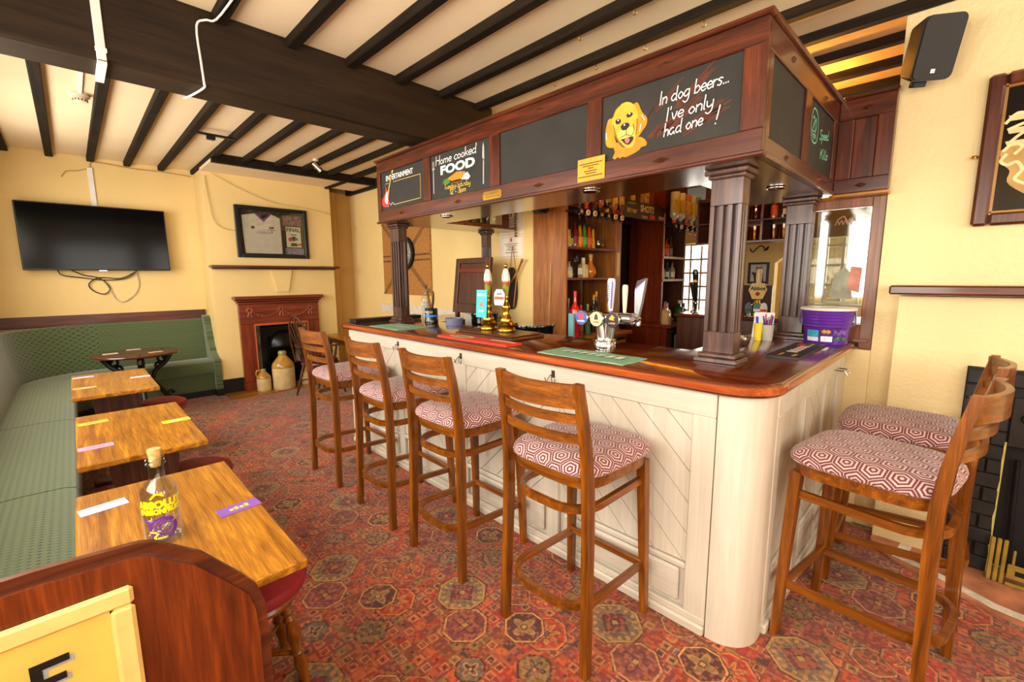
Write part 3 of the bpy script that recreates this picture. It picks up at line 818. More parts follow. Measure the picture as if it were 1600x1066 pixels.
P, N = bench_path([('L', 1.165, 6.65, 8), ('C', PI, PI/2, 12), ('F', .17, 1.242, 4)])
sweep(P, N, [(.41, .44), (.415, .55), (.45, .75), (.485, .95), (.495, 1.0), (.52, 1.012), (.545, .99), (.545, .44)]).build('backrest', M_moq, bench, smooth=True)
sweep(P, N, [(.055, .085), (.045, .30), (.53, .30), (.53, .085)]).build('seat_base', M_moq, bench)
sweep(P, N, [(.08, 0), (.08, .085), (.53, .085), (.53, 0)]).build('plinth', M_black, bench)
m = MB(M_at((1.244, 0, 0), (0, 1, 0), (0, 0, 1)))
ep = [(6.87, 0), (6.865, .1), (6.87, .44), (6.885, .49), (6.95, .52), (7.05, .56), (7.13, .66), (7.2, .85), (7.26, 1.02), (7.3, 1.05), (7.42, 1.05), (7.44, 1.02), (7.44, 0)]
m.prism(ep, 0, .075); m.uv = [(v.y*1, v.z) for v in m.v]; m.build('end_panel', M_moq, bench)
MB(M_at((1.2435, 0, 0), (0, 1, 0), (0, 0, 1))).prism([(6.8645, 0), (6.864, .09), (7.44, .09), (7.44, 0)], 0, .0757).build('end_plinth', M_black, bench)

# wooden sign screen closing the near end of the bench
PY = 1.12
par = thing('bench_end_screen', 'polished wood screen with cream framed letter board closing the bench end', 'screen', (0, PY, 0))
M = M_at((0, PY+.03, 0), (1, 0, 0), (0, 0, 1))
PZ_ = .026
op = [(-.64, 0), (-.64, 1.028), (-.1, 1.026), (.03, 1.018)]+[(.03+.055*math.sin(a), 1.018-.055*(1-math.cos(a))) for a in [.2, .45, .7]]+[(.13, .955), (.2, .868)]+[(.224, .835), (.236, .79), (.24, .72), (.236, 0)]
op = [(x, z-PZ_ if z > .1 else z) for x, z in op]
M_scr = wood('polished_screen_wood', (72, 25, 5), (130, 56, 15), 'z', 1.4, .3, .4)
MB(M).prism(op, 0, .03).build('panel', M_scr, par)
# moulded rim along the top and the shaped front edge
rim = [(x, PY+.015, z+.004) for x, z in op[1:-1]]+[(.238, PY+.015, .02)]
MB().tube(rim, 0, flat=(.044, .014, (0, 1, 0))).build('rim', WD['mah', 'x'], par, smooth=True)
cm = plain((228, 188, 112), .45, var=.08)
MB().box(-.63, PY-.014, .905, .026, PY-.0005, .945, .008).box(-.012, PY-.014, .3, .026, PY-.0005, .905, .008).build('board_frame', cm, par)
MB().box(-.63, PY-.006, .3, -.012, PY-.0005, .905).build('letter_board', plain((226, 182, 84), .5, var=.1, vs=5), par)
E_ = [(x*.45, y*.45) for x, y in [(0, 0), (.115, 0), (.115, .03), (.035, .03), (.035, .075), (.1, .075), (.1, .105), (.035, .105), (.035, .15), (.115, .15), (.115, .18), (0, .18)]]
MB(face_negy(-.125, PY-.0062, .776)).prism([(x+.006, y-.006) for x, y in E_], 0, .0006).build('letter_shadow', plain((150, 150, 150), .5), par)
MB(face_negy(-.125, PY-.007, .776)).prism(E_, 0, .0012).build('letter', M_black, par)

# ------------------------------------------------------------------ tables
OX, OY = WD['oak', 'x'], WD['oak', 'y']
def make_table(label, L):
    t = thing('pub_table', label, 'table', (0, 0, 0), 0, 'oblong oak tables along the bench')
    MB().box(-.242, -L/2, .708, .242, L/2, .74, .006).build('table_top', OY, t, False)
    def lyre(y):
        half = [(.05, .04), (.06, .1), (.1, .16), (.12, .24), (.1, .32), (.075, .38), (.09, .46), (.13, .55), (.14, .63), (.12, .7)]
        poly = half+[(-x, z) for x, z in half[::-1]]
        MB(M_at((0, y+.016, 0), (1, 0, 0), (0, 0, 1))).prism(poly, 0, .032).build('pedestal', WD['dark', 'z'], t, False)
        MB().box(-.19, y-.03, 0, .19, y+.03, .045, .012).build('foot', WD['dark', 'x'], t, False)
        MB().box(-.18, y-.022, .69, .18, y+.022, .709, .004).build('bearer', WD['dark', 'x'], t, False)
    lyre(-L*.28); lyre(L*.28)
    MB().box(-.018, -L*.28-.05, .3, .018, L*.28+.05, .38, .006).build('stretcher', WD['dark', 'y'], t, False)
    return t
t1 = make_table('oblong oak table with the corked glass bottle on it', .99); t1.location = (.17, 1.77, 0)
dup(t1, (.178, 3.13, 0), 0, 'oblong oak table with two yellow mats and a pink mat'); dup(t1, (.163, 4.74, 0), 0, 'oblong oak table beside the round iron table')
# round cast-iron table
rt = thing('round_table', 'round dark wood table on ornate cast iron legs', 'table', (.455, 6.42, 0))
MB().lathe([(.0, .716), (.37, .716), (.385, .722), (.388, .732), (.382, .74), (0, .742)], 40, (.455, 6.42, 0)).build('table_top', plain((92, 32, 22), .22, coat=.5, var=.15, vs=5), rt, smooth=True)
for k_ in range(3):
    a = .5+k_*2*PI/3; c, s = math.cos(a), math.sin(a)
    m = MB(); P = []; R = []
    for r, z, q in ((.3, .715, .018), (.33, .66, .02), (.27, .58, .016), (.15, .5, .014), (.12, .4, .013), (.2, .28, .015), (.3, .14, .017), (.33, .05, .02), (.37, .018, .018)):
        P.append((.455+c*r, 6.42+s*r, z)); R.append(q*1.7)
    m.tube(P, R, 8)
    for r, z, q in ((.3, .67, .05), (.24, .64, .04), (.2, .56, .034), (.3, .2, .035), (.26, .7, .03)):
        m.tube([(.455+c*r+q*math.cos(u)*c, 6.42+s*r+q*math.cos(u)*s, z+q*math.sin(u)) for u in [i*.6 for i in range(9)]], [.022-.0016*i for i in range(9)], 6)
    m.build('leg', M_iron, rt, smooth=True)
MB().tube([(.455+.13*math.cos(.5+i*2*PI/3), 6.42+.13*math.sin(.5+i*2*PI/3), .45) for i in range(3)], .012, 6, closed=True).build('brace', M_iron, rt)
# low round stools
def make_low(label):
    t = thing('low_stool', label, 'stool', (0, 0, 0), 0, 'round red padded stools')
    M_red = plain((140, 26, 36), .6, var=.12, vs=14)
    MB().lathe([(.0, .40), (.17, .40), (.188, .412), (.192, .43), (.185, .452), (.15, .47), (.08, .478), (0, .48)], 32).build('seat_pad', M_red, t, False, True)
    MB().lathe([(0, .37), (.165, .37), (.172, .385), (.165, .40), (0, .40)], 32).build('seat_ring', SX, t, False, True)
    for k_ in range(4):
        a = PI/4+k_*PI/2; c, s = math.cos(a), math.sin(a); m = MB(); P = []; R = []
        for f, q in ((0, .022), (.1, .019), (.16, .025), (.2, .016), (.24, .024), (.28, .016), (.45, .026), (.56, .018), (.6, .025), (.64, .017), (.72, .024), (.85, .017), (1, .014)):
            r = .12+.06*f; P.append((c*r, s*r, .375*(1-f))); R.append(q)
        m.tube(P, R, 10); m.build('leg', SZ, t, False, True)
    for k_ in (0, 1):
        a = PI/4+k_*PI/2; c, s = math.cos(a), math.sin(a)
        MB().tube([(-c*.155, -s*.155, .13+k_*.012), (-c*.06, -s*.06, .13+k_*.012), (c*.06, s*.06, .13+k_*.012), (c*.155, s*.155, .13+k_*.012)], [.008, .013, .013, .008], 8).build('stretcher', SX, t, False, True)
    return t
ls = make_low('low round red stool pushed under the table with the bottle'); ls.location = (.36, 1.76, 0)
dup(ls, (.47, 5.0, 0), .3, 'low round red stool pushed under the table beside the iron table')
dup(ls, (.40, 3.05, 0), .2, 'low round red stool pushed under the table with yellow mats')

# small table with Windsor chair by the fireplace
pt = thing('side_table', 'plain oak table between the fireplace and the far end of the bar', 'table', (2.88, 6.0, 0))
MB().box(2.53, 5.62, .71, 3.24, 6.5, .74, .006).build('table_top', OX, pt)
MB().box(2.6, 5.7, .63, 3.17, 6.42, .71, .003).build('apron', WD['dark', 'x'], pt)
for x, y in ((2.6, 5.7), (3.17, 5.7), (2.6, 6.42), (3.17, 6.42)):
    MB().lathe([(.018, 0), (.022, .1), (.03, .3), (.02, .45), (.032, .5), (.022, .56), (.03, .6), (.03, .71)], 10, (x, y, 0)).build('leg', WD['dark', 'z'], pt, smooth=True)
wc = thing('windsor_chair', 'dark hoop back Windsor chair with purple seat pad beside the fireplace', 'chair', (2.27, 6.0, 0), .3)
DK = WD['dark', 'z']
m = MB(); O = superell(.2, .22, .22, 28, 2.6); m.rings([[(x, y, .42) for x, y in O], [(x*1.03, y*1.03, .435) for x, y in O], [(x, y, .452) for x, y in O]]); m.build('seat', WD['dark', 'x'], wc, False, True)
m = MB(); m.rings([[(x*.9, y*.9, .453) for x, y in O], [(x*.96, y*.96, .475) for x, y in O], [(x*.8, y*.8, .495) for x, y in O]]); m.build('seat_pad', plain((92, 26, 52), .7, var=.15), wc, False, True)
for sx in (-1, 1):
    for sy in (-1, 1):
        P = []; R = []
        for f, q in ((0, .016), (.2, .02), (.3, .014), (.36, .022), (.42, .014), (.6, .02), (.8, .016), (1, .011)): P.append((sx*(.13+.09*f), sy*(.14+.07*f), .42*(1-f))); R.append(q)
        MB().tube(P, R, 8).build('leg', DK, wc, False, True)
m = MB(); P = []
for i in range(17):
    a = PI*i/16; z = .46+.62*math.sin(a)**.75; P.append((-.19-.14*(z-.46)/.62, .2*math.cos(a)*(1.12-.1*math.sin(a)), z))
m.tube(P, .011, 8); m.build('back_hoop', WD['dark', 'y'], wc, False, True)
for i in range(-3, 4):
    y = i*.045; zt = .46+.62*max(.1, 1-(abs(y)/.21)**2)**.4
    if i == 0:
        pl = [(.0, .0), (.022, 0), (.018, .12), (.035, .22), (.03, .34), (.016, .42), (.014, .6), (-.014, .6), (-.016, .42), (-.03, .34), (-.035, .22), (-.018, .12), (-.022, 0)]
        MB(M_at((-.19, 0, .46), (0, 1, 0), (-.14/.62, 0, 1))).prism(pl[1:], -.005, .005).build('splat', DK, wc, False)
    else: MB().tube([(-.18, y*.8, .45), (-.19-.14*(zt-.46)/.62, y*1.2, zt)], .006, 6).build('spindle', DK, wc, False)
m = MB(); P = [(x, y, .68) for x, y in [(.12, -.25), (0, -.26)]+arc(-.02, 0, .255, 1.5*PI, .5*PI, 12)+[(0, .26), (.12, .25)]]
m.tube(P, 0, flat=(.04, .02, (0, 0, 1))); m.build('arm_rail', WD['dark', 'y'], wc, False, True)
for s in (-1, 1): MB().tube([(.06, s*.19, .44), (.07, s*.23, .55), (.08, s*.25, .67)], [.012, .017, .011], 8).build('arm_post', DK, wc, False, True)
for s in (-1, 1): MB().cyl((-.17, s*.17, .2), (.17, s*.17, .2), .009, n=8).build('stretcher', DK, wc, False)
MB().cyl((0, -.17, .2), (0, .17, .2), .009, n=8).build('stretcher', DK, wc, False)
# ------------------------------------------------------------------ hand lettering
GL = {'I': (.26, '.1,1 .1,0'), 'a': (.56, '.45,.45 .2,.5 .03,.25 .2,0 .42,.2 .45,.5;.45,.5 .45,.06 .52,0'), 'b': (.5, '.05,1 .05,0;.05,.3 .25,.5 .45,.25 .25,0 .05,.1'),
 'c': (.45, '.42,.42 .22,.5 .03,.25 .2,0 .42,.08'), 'd': (.58, '.45,.4 .22,.5 .03,.25 .2,0 .45,.2;.45,1 .45,.06 .52,0'), 'e': (.47, '.05,.25 .4,.28 .36,.46 .2,.5 .03,.25 .2,0 .42,.08'),
 'g': (.55, '.45,.42 .22,.5 .03,.25 .2,.02 .44,.2;.45,.5 .44,-.2 .22,-.4 .03,-.25'), 'h': (.48, '.05,1 .05,0;.05,.3 .25,.5 .4,.35 .4,0'), 'i': (.18, '.08,.5 .08,0;.08,.68 .08,.72'),
 'k': (.46, '.05,1 .05,0;.38,.5 .06,.22;.15,.3 .42,0'), 'l': (.2, '.07,1 .07,.08 .14,0'), 'm': (.7, '.05,.5 .05,0;.05,.3 .2,.5 .32,.35 .32,0;.32,.3 .48,.5 .6,.35 .6,0'),
 'n': (.48, '.05,.5 .05,0;.05,.3 .25,.5 .4,.35 .4,0'), 'o': (.48, '.22,.5 .03,.25 .22,0 .42,.25 .22,.5'), 'p': (.5, '.05,.5 .05,-.4;.05,.35 .25,.5 .45,.25 .25,0 .05,.1'),
 'r': (.36, '.05,.5 .05,0;.05,.28 .18,.46 .32,.46'), 's': (.42, '.36,.44 .2,.5 .07,.38 .3,.2 .2,0 .03,.06'), 't': (.35, '.15,.85 .15,.1 .28,0;.0,.55 .3,.55'),
 'u': (.5, '.05,.5 .06,.12 .2,0 .4,.15 .42,.5;.42,.5 .42,0'), 'v': (.44, '.03,.5 .2,0 .38,.5'), 'y': (.5, '.03,.5 .08,.15 .25,.08 .42,.25;.43,.5 .4,-.2 .2,-.4 .03,-.28'),
 'H': (.66, '.05,1 .05,0;.55,1 .55,0;.05,.52 .55,.52'), 'T': (.55, '.0,1 .6,1;.3,1 .3,0'), 'S': (.56, '.5,.88 .28,1 .08,.78 .45,.32 .28,0 .03,.12'), 'K': (.56, '.05,1 .05,0;.5,1 .08,.48;.2,.6 .52,0'),
 '0': (.53, '.25,1 .03,.5 .25,0 .48,.5 .25,1'), '1': (.34, '.05,.8 .2,1 .2,0'), '2': (.54, '.04,.8 .22,1 .44,.75 .04,0 .48,.02'), '3': (.52, '.04,.92 .25,1 .42,.76 .18,.54 .44,.28 .22,0 .02,.1'),
 '.': (.17, '.05,0 .07,.04'), "'": (.16, '.06,1 .03,.8'), '!': (.24, '.1,1 .08,.25;.07,0 .07,.04'), '-': (.34, '.03,.3 .25,.3'), ' ': (.32, '')}
def smooth(P, n=5):
    if len(P) < 3: return P
    out = []
    for i in range(len(P)-1):
        p0, p1, p2, p3 = P[max(i-1, 0)], P[i], P[i+1], P[min(i+2, len(P)-1)]
        for k_ in range(n):
            u = k_/n
            out.append(tuple(.5*(2*b+(c-a)*u+(2*a-5*b+4*c-d)*u*u+(3*b-a-3*c+d)*u**3) for a, b, c, d in zip(p0, p1, p2, p3)))
    return out+[P[-1]]
def hand(s, x0, y0, width, size, M, w, slant=.2, rise=0):
    """brush-written words: fitted to width, cap height size"""
    tot = sum(GL[c][0] for c in s); k_ = width/tot; m = MB(M); x = 0
    for c in s:
        wd, st = GL[c]
        for pl in st.split(';'):
            if not pl: continue
            P = smooth([tuple(map(float, q.split(','))) for q in pl.split()])
            m.stroke([(x0+(x+px)*k_+py*size*slant, y0+py*size+rise*(x+px)*k_/width) for px, py in P], w)
        x += wd
    return m
cw = M_chalkwhite
PX = KX+.0115
# board nearest the corner: dog and verse
Md = face_negx(PX, 1.25, 2.13); b4 = boards[0]
sm = plain((104, 48, 28), .8, var=.2)
m = MB(Md)
for (a, b), w in zip([[(.127, .059), (.199, .12)], [(.21, .074), (.364, .19)], [(.253, .164), (.402, .278)], [(.164, .187), (.257, .247)], [(.282, .044), (.439, .116)], [(.356, .069), (.473, .107)], [(.12, .155), (.162, .211)], [(.169, .069), (.262, .134)]], (.018, .03, .026, .02, .03, .016, .014, .02)):
    for j in range(4):
        o = (j-1.5)*w*.32; e = random.uniform(-.03, .03)
        m.stroke([(a[0]+o*.6+e*.5, a[1]-o+e*.4), (b[0]+o*.6+e, b[1]-o+e*.8)], w*random.uniform(.12, .3))
m.build('brush_smear', sm, b4)
DOG = dict(chest=[(-.074, .006), (-.06, -.004), (-.044, .005), (-.03, -.003), (-.016, .003), (.0, -.005), (.022, 0), (.058, .009), (.076, .017), (.084, .027), (.112, .029), (.114, .043), (.101, .061), (.083, .073), (.046, .084), (.021, .039), (-.017, .047), (-.047, .077), (-.07, .058), (-.06, .031)],
 earl=[(-.104, .193), (-.116, .155), (-.118, .1), (-.105, .064), (-.065, .054), (-.051, .062), (-.067, .113), (-.076, .162), (-.071, .185), (-.089, .197)],
 earr=[(.036, .231), (.059, .233), (.083, .186), (.11, .153), (.109, .123), (.09, .101), (.069, .079), (.055, .086), (.058, .124), (.061, .168), (.047, .202)],
 head=[(-.001, .252), (-.033, .249), (-.061, .233), (-.078, .202), (-.078, .163), (-.067, .121), (-.047, .085), (-.017, .055), (.021, .035), (.048, .049), (.057, .093), (.062, .138), (.061, .184), (.046, .221), (.023, .242)],
 muzzle=[(-.048, .116), (-.02, .134), (.017, .133), (.045, .119), (.051, .095), (.028, .084), (.001, .082), (-.033, .089)],
 mouth=[(-.028, .085), (.005, .085), (.037, .086), (.042, .07), (.02, .051), (-.003, .06)], tongue=[(-.006, .083), (.014, .083), (.022, .072), (.012, .058), (-.002, .068)],
 nose=[(-.03, .144), (-.016, .156), (.012, .153), (.019, .139), (.004, .124), (-.02, .126)], eyel=[(-.061, .179), (-.045, .185), (-.029, .175), (-.035, .161), (-.054, .161)], eyer=[(.001, .191), (.02, .198), (.035, .191), (.029, .18), (.008, .177)])
DC = dict(chest=(206, 132, 10), earl=(214, 146, 14), earr=(208, 136, 10), head=(226, 172, 44), muzzle=(238, 200, 96), mouth=(40, 26, 20), tongue=(206, 112, 116), nose=(34, 30, 32), eyel=(34, 26, 22), eyer=(34, 26, 22))
for i, (k_, P) in enumerate(DOG.items()):
    c = smooth(P+[P[0]], 3)[:-1] if k_ not in ('chest',) else P
    MB(Md).flatpoly(c, .0004+.00035*i).build('dog_'+{'earl': 'ear', 'earr': 'ear', 'eyel': 'eye', 'eyer': 'eye'}.get(k_, k_), plain(DC[k_], .6, var=.08, vs=30), b4)
m = MB(Md)
for x, y in ((-.044, .177), (.019, .192), (-.008, .148)): m.flatpoly(arc(x, y, .0045, 0, 2*PI, 8)[:-1], .0042)
for pl in ([(-.112, .13), (-.108, .1)], [(.085, .17), (.1, .145)], [(.075, .1), (.082, .13)]): m.stroke(pl, .004, .0042)
m.build('dog_highlight', cw, b4)
m = MB(Md)
for pl in ([(-.072, .16), (-.06, .12), (-.046, .09), (-.02, .06)], [(.055, .09), (.06, .12), (.06, .16)], [(-.075, .2), (-.06, .23), (-.03, .248)], [(.04, .14), (.046, .11), (.03, .09), (.003, .1), (-.03, .092)], [(.003, .122), (.003, .1)]): m.stroke(smooth(pl), .0032, .0044)
m.build('dog_outline', plain((96, 58, 14), .7), b4)
m = hand("In dog beers...", .17, .19, .31, .056, Md, .0046, .12, .012); m.v += []
m.build('lettering', cw, b4)
hand("I've", .205, .112, .085, .056, Md, .0046, .12, .005).build('lettering', cw, b4); hand("only", .31, .117, .11, .056, Md, .0046, .12, .006).build('lettering', cw, b4)
hand("had one", .198, .048, .18, .055, Md, .0046, .12, .012).build('lettering', cw, b4)
hand("!", .425, .05, .02, .07, Md, .0046, .2).build('lettering', cw, b4)
for o in b4.children: 
    if o.name.startswith('lettering'): o.location.x -= .004
# food board
M2 = face_negx(PX, 2.9, 2.13); b2 = boards[2]
hand("Home cooked", .05, .232, .47, .06, M2, .0052, .15, .006).build('lettering', cw, b2)
text_mb('FOOD', .08, M2 @ Matrix.Translation((.305, .183, .001)), bold=.0035, sx=1.72).build('lettering', cw, b2)
yl = plain((226, 190, 52), .8, var=0)
hand("Tuesday-Saturday", .15, .05, .30, .034, M2, .0034, .1, -.006).build('lettering', yl, b2)
hand("12 - 3pm", .215, .008, .185, .034, M2, .0046, .1, .0).build('lettering', yl, b2)
for nm, P, c, z in (('pie', [(.191, .118), (.302, .150), (.398, .138), (.392, .116), (.353, .096), (.245, .095)], (214, 132, 28), .0016), ('gravy', [(.185, .121), (.245, .09), (.353, .086), (.405, .119), (.387, .085), (.281, .072)], (120, 66, 22), .0013),
                    ('peas', [(.133, .097), (.162, .12), (.209, .116), (.227, .089), (.189, .08)], (74, 128, 44), .002), ('mash', [(.353, .091), (.388, .122), (.423, .130), (.452, .096), (.43, .079)], (238, 232, 220), .002)):
    MB(M2).flatpoly(P, z).build('painted_'+nm, plain(c, .8, var=.12, vs=40), b2)
m = MB(M2); m.stroke([(.022, .20), (.02, .04)], .009, .0008)
for d in (-.009, 0, .009): m.stroke([(.023+d, .265), (.022+d, .215)], .004, .0008)
m.stroke([(.012, .212), (.034, .212)], .012, .0008)
m.flatpoly([(.585, .175), (.577, .2), (.58, .26), (.59, .29), (.598, .26), (.598, .175)], .0008); m.stroke([(.59, .18), (.585, .03)], .011, .0008)
m.build('painted_cutlery', plain((176, 172, 164), .7), b2)
# entertainment board
M1 = face_negx(PX, 3.66, 2.127); b1 = boards[3]
text_mb('ENTERTAINMENT', .058, M1 @ Matrix.Translation((.292, .252, .001)), sx=.92, bold=.0008).build('lettering', cw, b1)
m = MB(M1)
for a, b in (((.2, .214), (.605, .212)), ((.605, .212), (.602, .035)), ((.602, .035), (.2, .03)), ((.07, .213), (.12, .213))): m.stroke([a, b], .004, .0008)
m.build('painted_border', plain((214, 178, 96), .8), b1)
MB(M1).flatpoly(smooth([(.064, .21), (.07, .156), (.03, .11), (-.0, .089), (.006, .042), (.07, .022), (.123, .041), (.113, .1), (.140, .159), (.115, .144), (.094, .154)], 3), .0012).build('painted_guitar', plain((206, 58, 44), .7), b1)
MB(M1).flatpoly(smooth([(.09, .15), (.06, .11), (.05, .07), (.09, .045), (.1, .09), (.115, .13)], 3), .0016).build('painted_guitar_plate', cw, b1)
m = MB(M1); m.stroke([(.085, .09), (.185, .285)], .013, .002); m.stroke([(.18, .27), (.198, .312)], .022, .002); m.build('painted_guitar_neck', plain((214, 178, 84), .7), b1)
MB(M1).stroke(smooth([(.1, .02), (.13, .05), (.15, .03), (.17, .05), (.2, .03)]), .003, .001).build('painted_guitar_lead', cw, b1)
# end boards: chalk road sign
Me = face_negy(2.69, KY+.0115, 2.1); e2 = eboards[1]; gc = plain((120, 206, 166), .8, var=0)
m = MB(Me); m.stroke(smooth([(.056, .19), (.07, .26), (.11, .288), (.18, .265), (.2, .21), (.19, .15), (.15, .127), (.09, .135), (.056, .19)], 6), .006, .0006)
m.build('chalk_ring', gc, e2)
hand('20', .085, .18, .085, .07, Me, .006, .05).build('lettering', gc, e2)
hand('mph', .095, .15, .075, .036, Me, .004, .05).build('lettering', gc, e2)
hand('Speed', .25, .165, .2, .05, Me, .0055, .05, .035).build('lettering', gc, e2)
hand('Kills', .285, .075, .18, .05, Me, .0055, .1, .02).build('lettering', gc, e2)
# small notices fixed to the canopy
tag(MB(face_negx(KX-.002, 2.215, 2.072)).prism([(-.09, -.015), (-.08, -.026), (.08, -.026), (.09, -.015), (.09, .015), (.08, .026), (-.08, .026), (-.09, .015)], 0, .002).build('brass_plaque', M_brass), 'small engraved brass plaque on the lower canopy rail', 'plaque')
pq = bpy.data.objects['brass_plaque']
m = MB(face_negx(KX-.0042, 2.215, 2.072))
for y in (.010, -.010):
    x = -.065
    while x < .06: w = random.uniform(.012, .028); m.stroke([(x, y), (x+w, y)], .007, 0); x += w+.008
m.build('engraving', plain((128, 92, 30), .5), pq)
nt = MB(face_negx(KX-.0025, 1.444, 2.101)).prism([(-.085, -.057), (.085, -.057), (.085, .057), (-.085, .057)], 0, .0015).build('paper_notice', plain((230, 160, 44), .7, var=.05))
tag(nt, 'orange paper notice with typed lines pinned under the dog chalkboard', 'notice')
m = MB(face_negx(KX-.0046, 1.444, 2.101))
for i, (y, w) in enumerate(((.03, .14), (.018, .1), (.006, .03), (-.008, .08), (-.02, .06), (-.034, .15))):
    x = -w/2
    while x < w/2: q = random.uniform(.006, .016); m.stroke([(x, y), (min(x+q, w/2), y)], .005, 0); x += q+.005
m.flatpoly(arc(0, .047, .0025, 0, 2*PI, 8)[:-1]); m.build('typed_text', plain((70, 40, 16), .7), nt)
# ------------------------------------------------------------------ far wall
tv = thing('television', 'large flat black television mounted on the cream wall over the bench', 'television', (.29, 7.44, 1.66))
MB().box(-.36, 7.30, 1.655, .945, 7.35, 2.405, .006).build('casing', M_black, tv)
MB().box(-.348, 7.298, 1.672, .933, 7.3005, 2.393).build('screen', plain((6, 5, 5), .12, var=0, spec=.18), tv)
MB().box(.1, 7.35, 1.85, .5, YF-.001, 2.2).build('wall_mount', M_iron, tv)
MB().box(.26, 7.3, 1.648, .33, 7.32, 1.656).build('sensor', M_chrome, tv)
cb = [([(-.09, 7.38, 1.66), (-.06, 7.4, 1.6), (.1, 7.42, 1.57), (.3, 7.42, 1.54), (.5, 7.42, 1.56), (.62, 7.4, 1.66)], M_black),
      ([(.02, 7.38, 1.66), (.12, 7.42, 1.6), (.26, 7.42, 1.56), (.34, 7.42, 1.44), (.28, 7.42, 1.37), (.18, 7.42, 1.42), (.16, 7.42, 1.5), (.26, 7.42, 1.57), (.45, 7.42, 1.56), (.6, 7.4, 1.64)], M_black),
      ([(.28, 7.42, 1.55), (.34, 7.425, 1.42), (.38, 7.43, 1.31), (.45, 7.43, 1.27), (.55, 7.43, 1.34), (.6, 7.43, 1.42), (.62, 7.43, 1.5), (.6, 7.42, 1.64)], plain((206, 190, 160), .5))]
for P, mt_ in cb: MB().tube(smooth(P, 4), .006, 6).build('cable', mt_, tv, smooth=True)
tag(MB().box(.275, 7.425, 2.41, .325, YF-.001, 2.86, .004).build('cable_trunking', M_white), 'white plastic trunking running up the wall above the television', 'trunking')
def wire(name, P, r, mat, label, cat='cable'): return tag(MB().tube(smooth(P, 5), r, 6).build(name, mat, smooth=True), label, cat)
wire('ceiling_wire', [(.05, 7.43, 2.72), (.1, 7.44, 2.79), (.2, 7.44, 2.81), (.3, 7.44, 2.86), (.35, 7.44, 2.93), (.7, 7.44, 2.91), (1.0, 7.44, 2.915), (1.29, 7.44, 2.90)], .006, plain((190, 150, 90), .6), 'thin wire pinned along the top of the television wall')
wire('picture_wire', [(1.345, 6.91, 2.84), (1.36, 6.905, 2.6), (1.4, 6.905, 2.3), (1.5, 6.905, 2.2), (1.63, 6.9, 2.18)], .005, plain((206, 180, 120), .6), 'loose cream wire hanging from the ceiling to the shirt frame')
wire('alarm_wire', [(1.42, 6.905, 2.88), (1.7, 6.905, 2.74), (2.1, 6.905, 2.6), (2.56, 6.905, 2.56), (2.92, 6.905, 2.5)], .005, plain((216, 190, 132), .6), 'pale wire draped across the chimney breast to the alcove')
# framed football shirt
sf = thing('framed_shirt', 'white football shirt in a black box frame above the mantel shelf', 'picture', (2.1, CBY, 2.17))
X0, X1, Z0, Z1 = 1.635, 2.56, 1.832, 2.52
m = MB()
for b in ((X0, 6.87, Z0, X0+.05, 6.919, Z1), (X1-.05, 6.87, Z0, X1, 6.919, Z1), (X0+.05, 6.87, Z0, X1-.05, 6.919, Z0+.05), (X0+.05, 6.87, Z1-.05, X1-.05, 6.919, Z1)): m.box(*b, .006)
m.build('frame', M_black, sf)
MB().box(X0+.05, 6.905, Z0+.05, X1-.05, 6.918, Z1-.05).build('backing', plain((66, 50, 34), .8), sf)
Ms = face_negy(X0, 6.9045, Z0)
sh = [(.1, .06), (.09, .3), (.085, .56), (.2, .585), (.26, .6), (.44, .6), (.49, .58), (.56, .55), (.565, .3), (.565, .06)]
shirt = MB(Ms).flatpoly(sh, .001).build('shirt', plain((222, 208, 196), .8, var=.04), sf)
MB(Ms).flatpoly([(.24, .595), (.35, .485), (.45, .595), (.42, .6), (.28, .6)], .0015).build('collar', plain((92, 70, 110), .8), shirt)
MB(Ms).flatpoly([(.285, .595), (.35, .525), (.41, .595)], .002).build('collar_opening', plain((40, 34, 28), .8), shirt)
m = MB(Ms); m.flatpoly([(.19, .39), (.23, .39), (.235, .415), (.21, .43), (.185, .415)], .002); m.flatpoly([(.42, .40), (.47, .40), (.475, .43), (.445, .42), (.415, .43)], .002); m.stroke([(.4, .385), (.49, .382)], .006, .002); m.stroke([(.445, .365), (.445, .345)], .012, .002)
m.build('crest', plain((92, 44, 60), .7), shirt)
m = MB(Ms)
for y, a, b in ((.35, .26, .42), (.335, .24, .43)):
    m.stroke(smooth([(a+(b-a)*i/12, y+.01*(-1)**i) for i in range(13)], 2), .003, .002)
m.build('signature', plain((90, 80, 90), .7), shirt)
MB(Ms).flatpoly([(.6, .46), (.6, .6), (.85, .6), (.85, .46)], .001).build('team_photo', plain((150, 110, 104), .5, var=.5, vs=40), sf)
pg = MB(Ms).flatpoly([(.63, .16), (.63, .445), (.83, .445), (.83, .16)], .001).build('programme', plain((226, 214, 196), .6), sf)
text_mb('FINAL', .075, Ms @ Matrix.Translation((.73, .40, .0018)), bold=.002, sx=.95).build('print', M_black, pg)
m = MB(Ms); m.flatpoly([(.68, .175), (.78, .175), (.765, .22), (.695, .22)], .0018); m.flatpoly(arc(.73, .28, .035, 0, 2*PI, 12)[:-1], .0018); m.stroke([(.69, .335), (.77, .335)], .012, .0018); m.build('print', plain((36, 44, 40), .6), pg)
m = MB(Ms); m.flatpoly(arc(.685, .27, .03, 0, 2*PI, 10)[:-1], .0021); m.stroke([(.785, .2), (.82, .2)], .03, .0021); m.build('print', plain((206, 60, 70), .6), pg)
MB(Ms).flatpoly(arc(.765, .275, .022, 0, 2*PI, 10)[:-1], .0022).build('print', plain((60, 140, 120), .6), pg)
MB(Ms).flatpoly([(.61, .06), (.61, .145), (.86, .145), (.86, .06)], .001).build('ticket', plain((150, 140, 168), .5, var=.4, vs=60), sf)
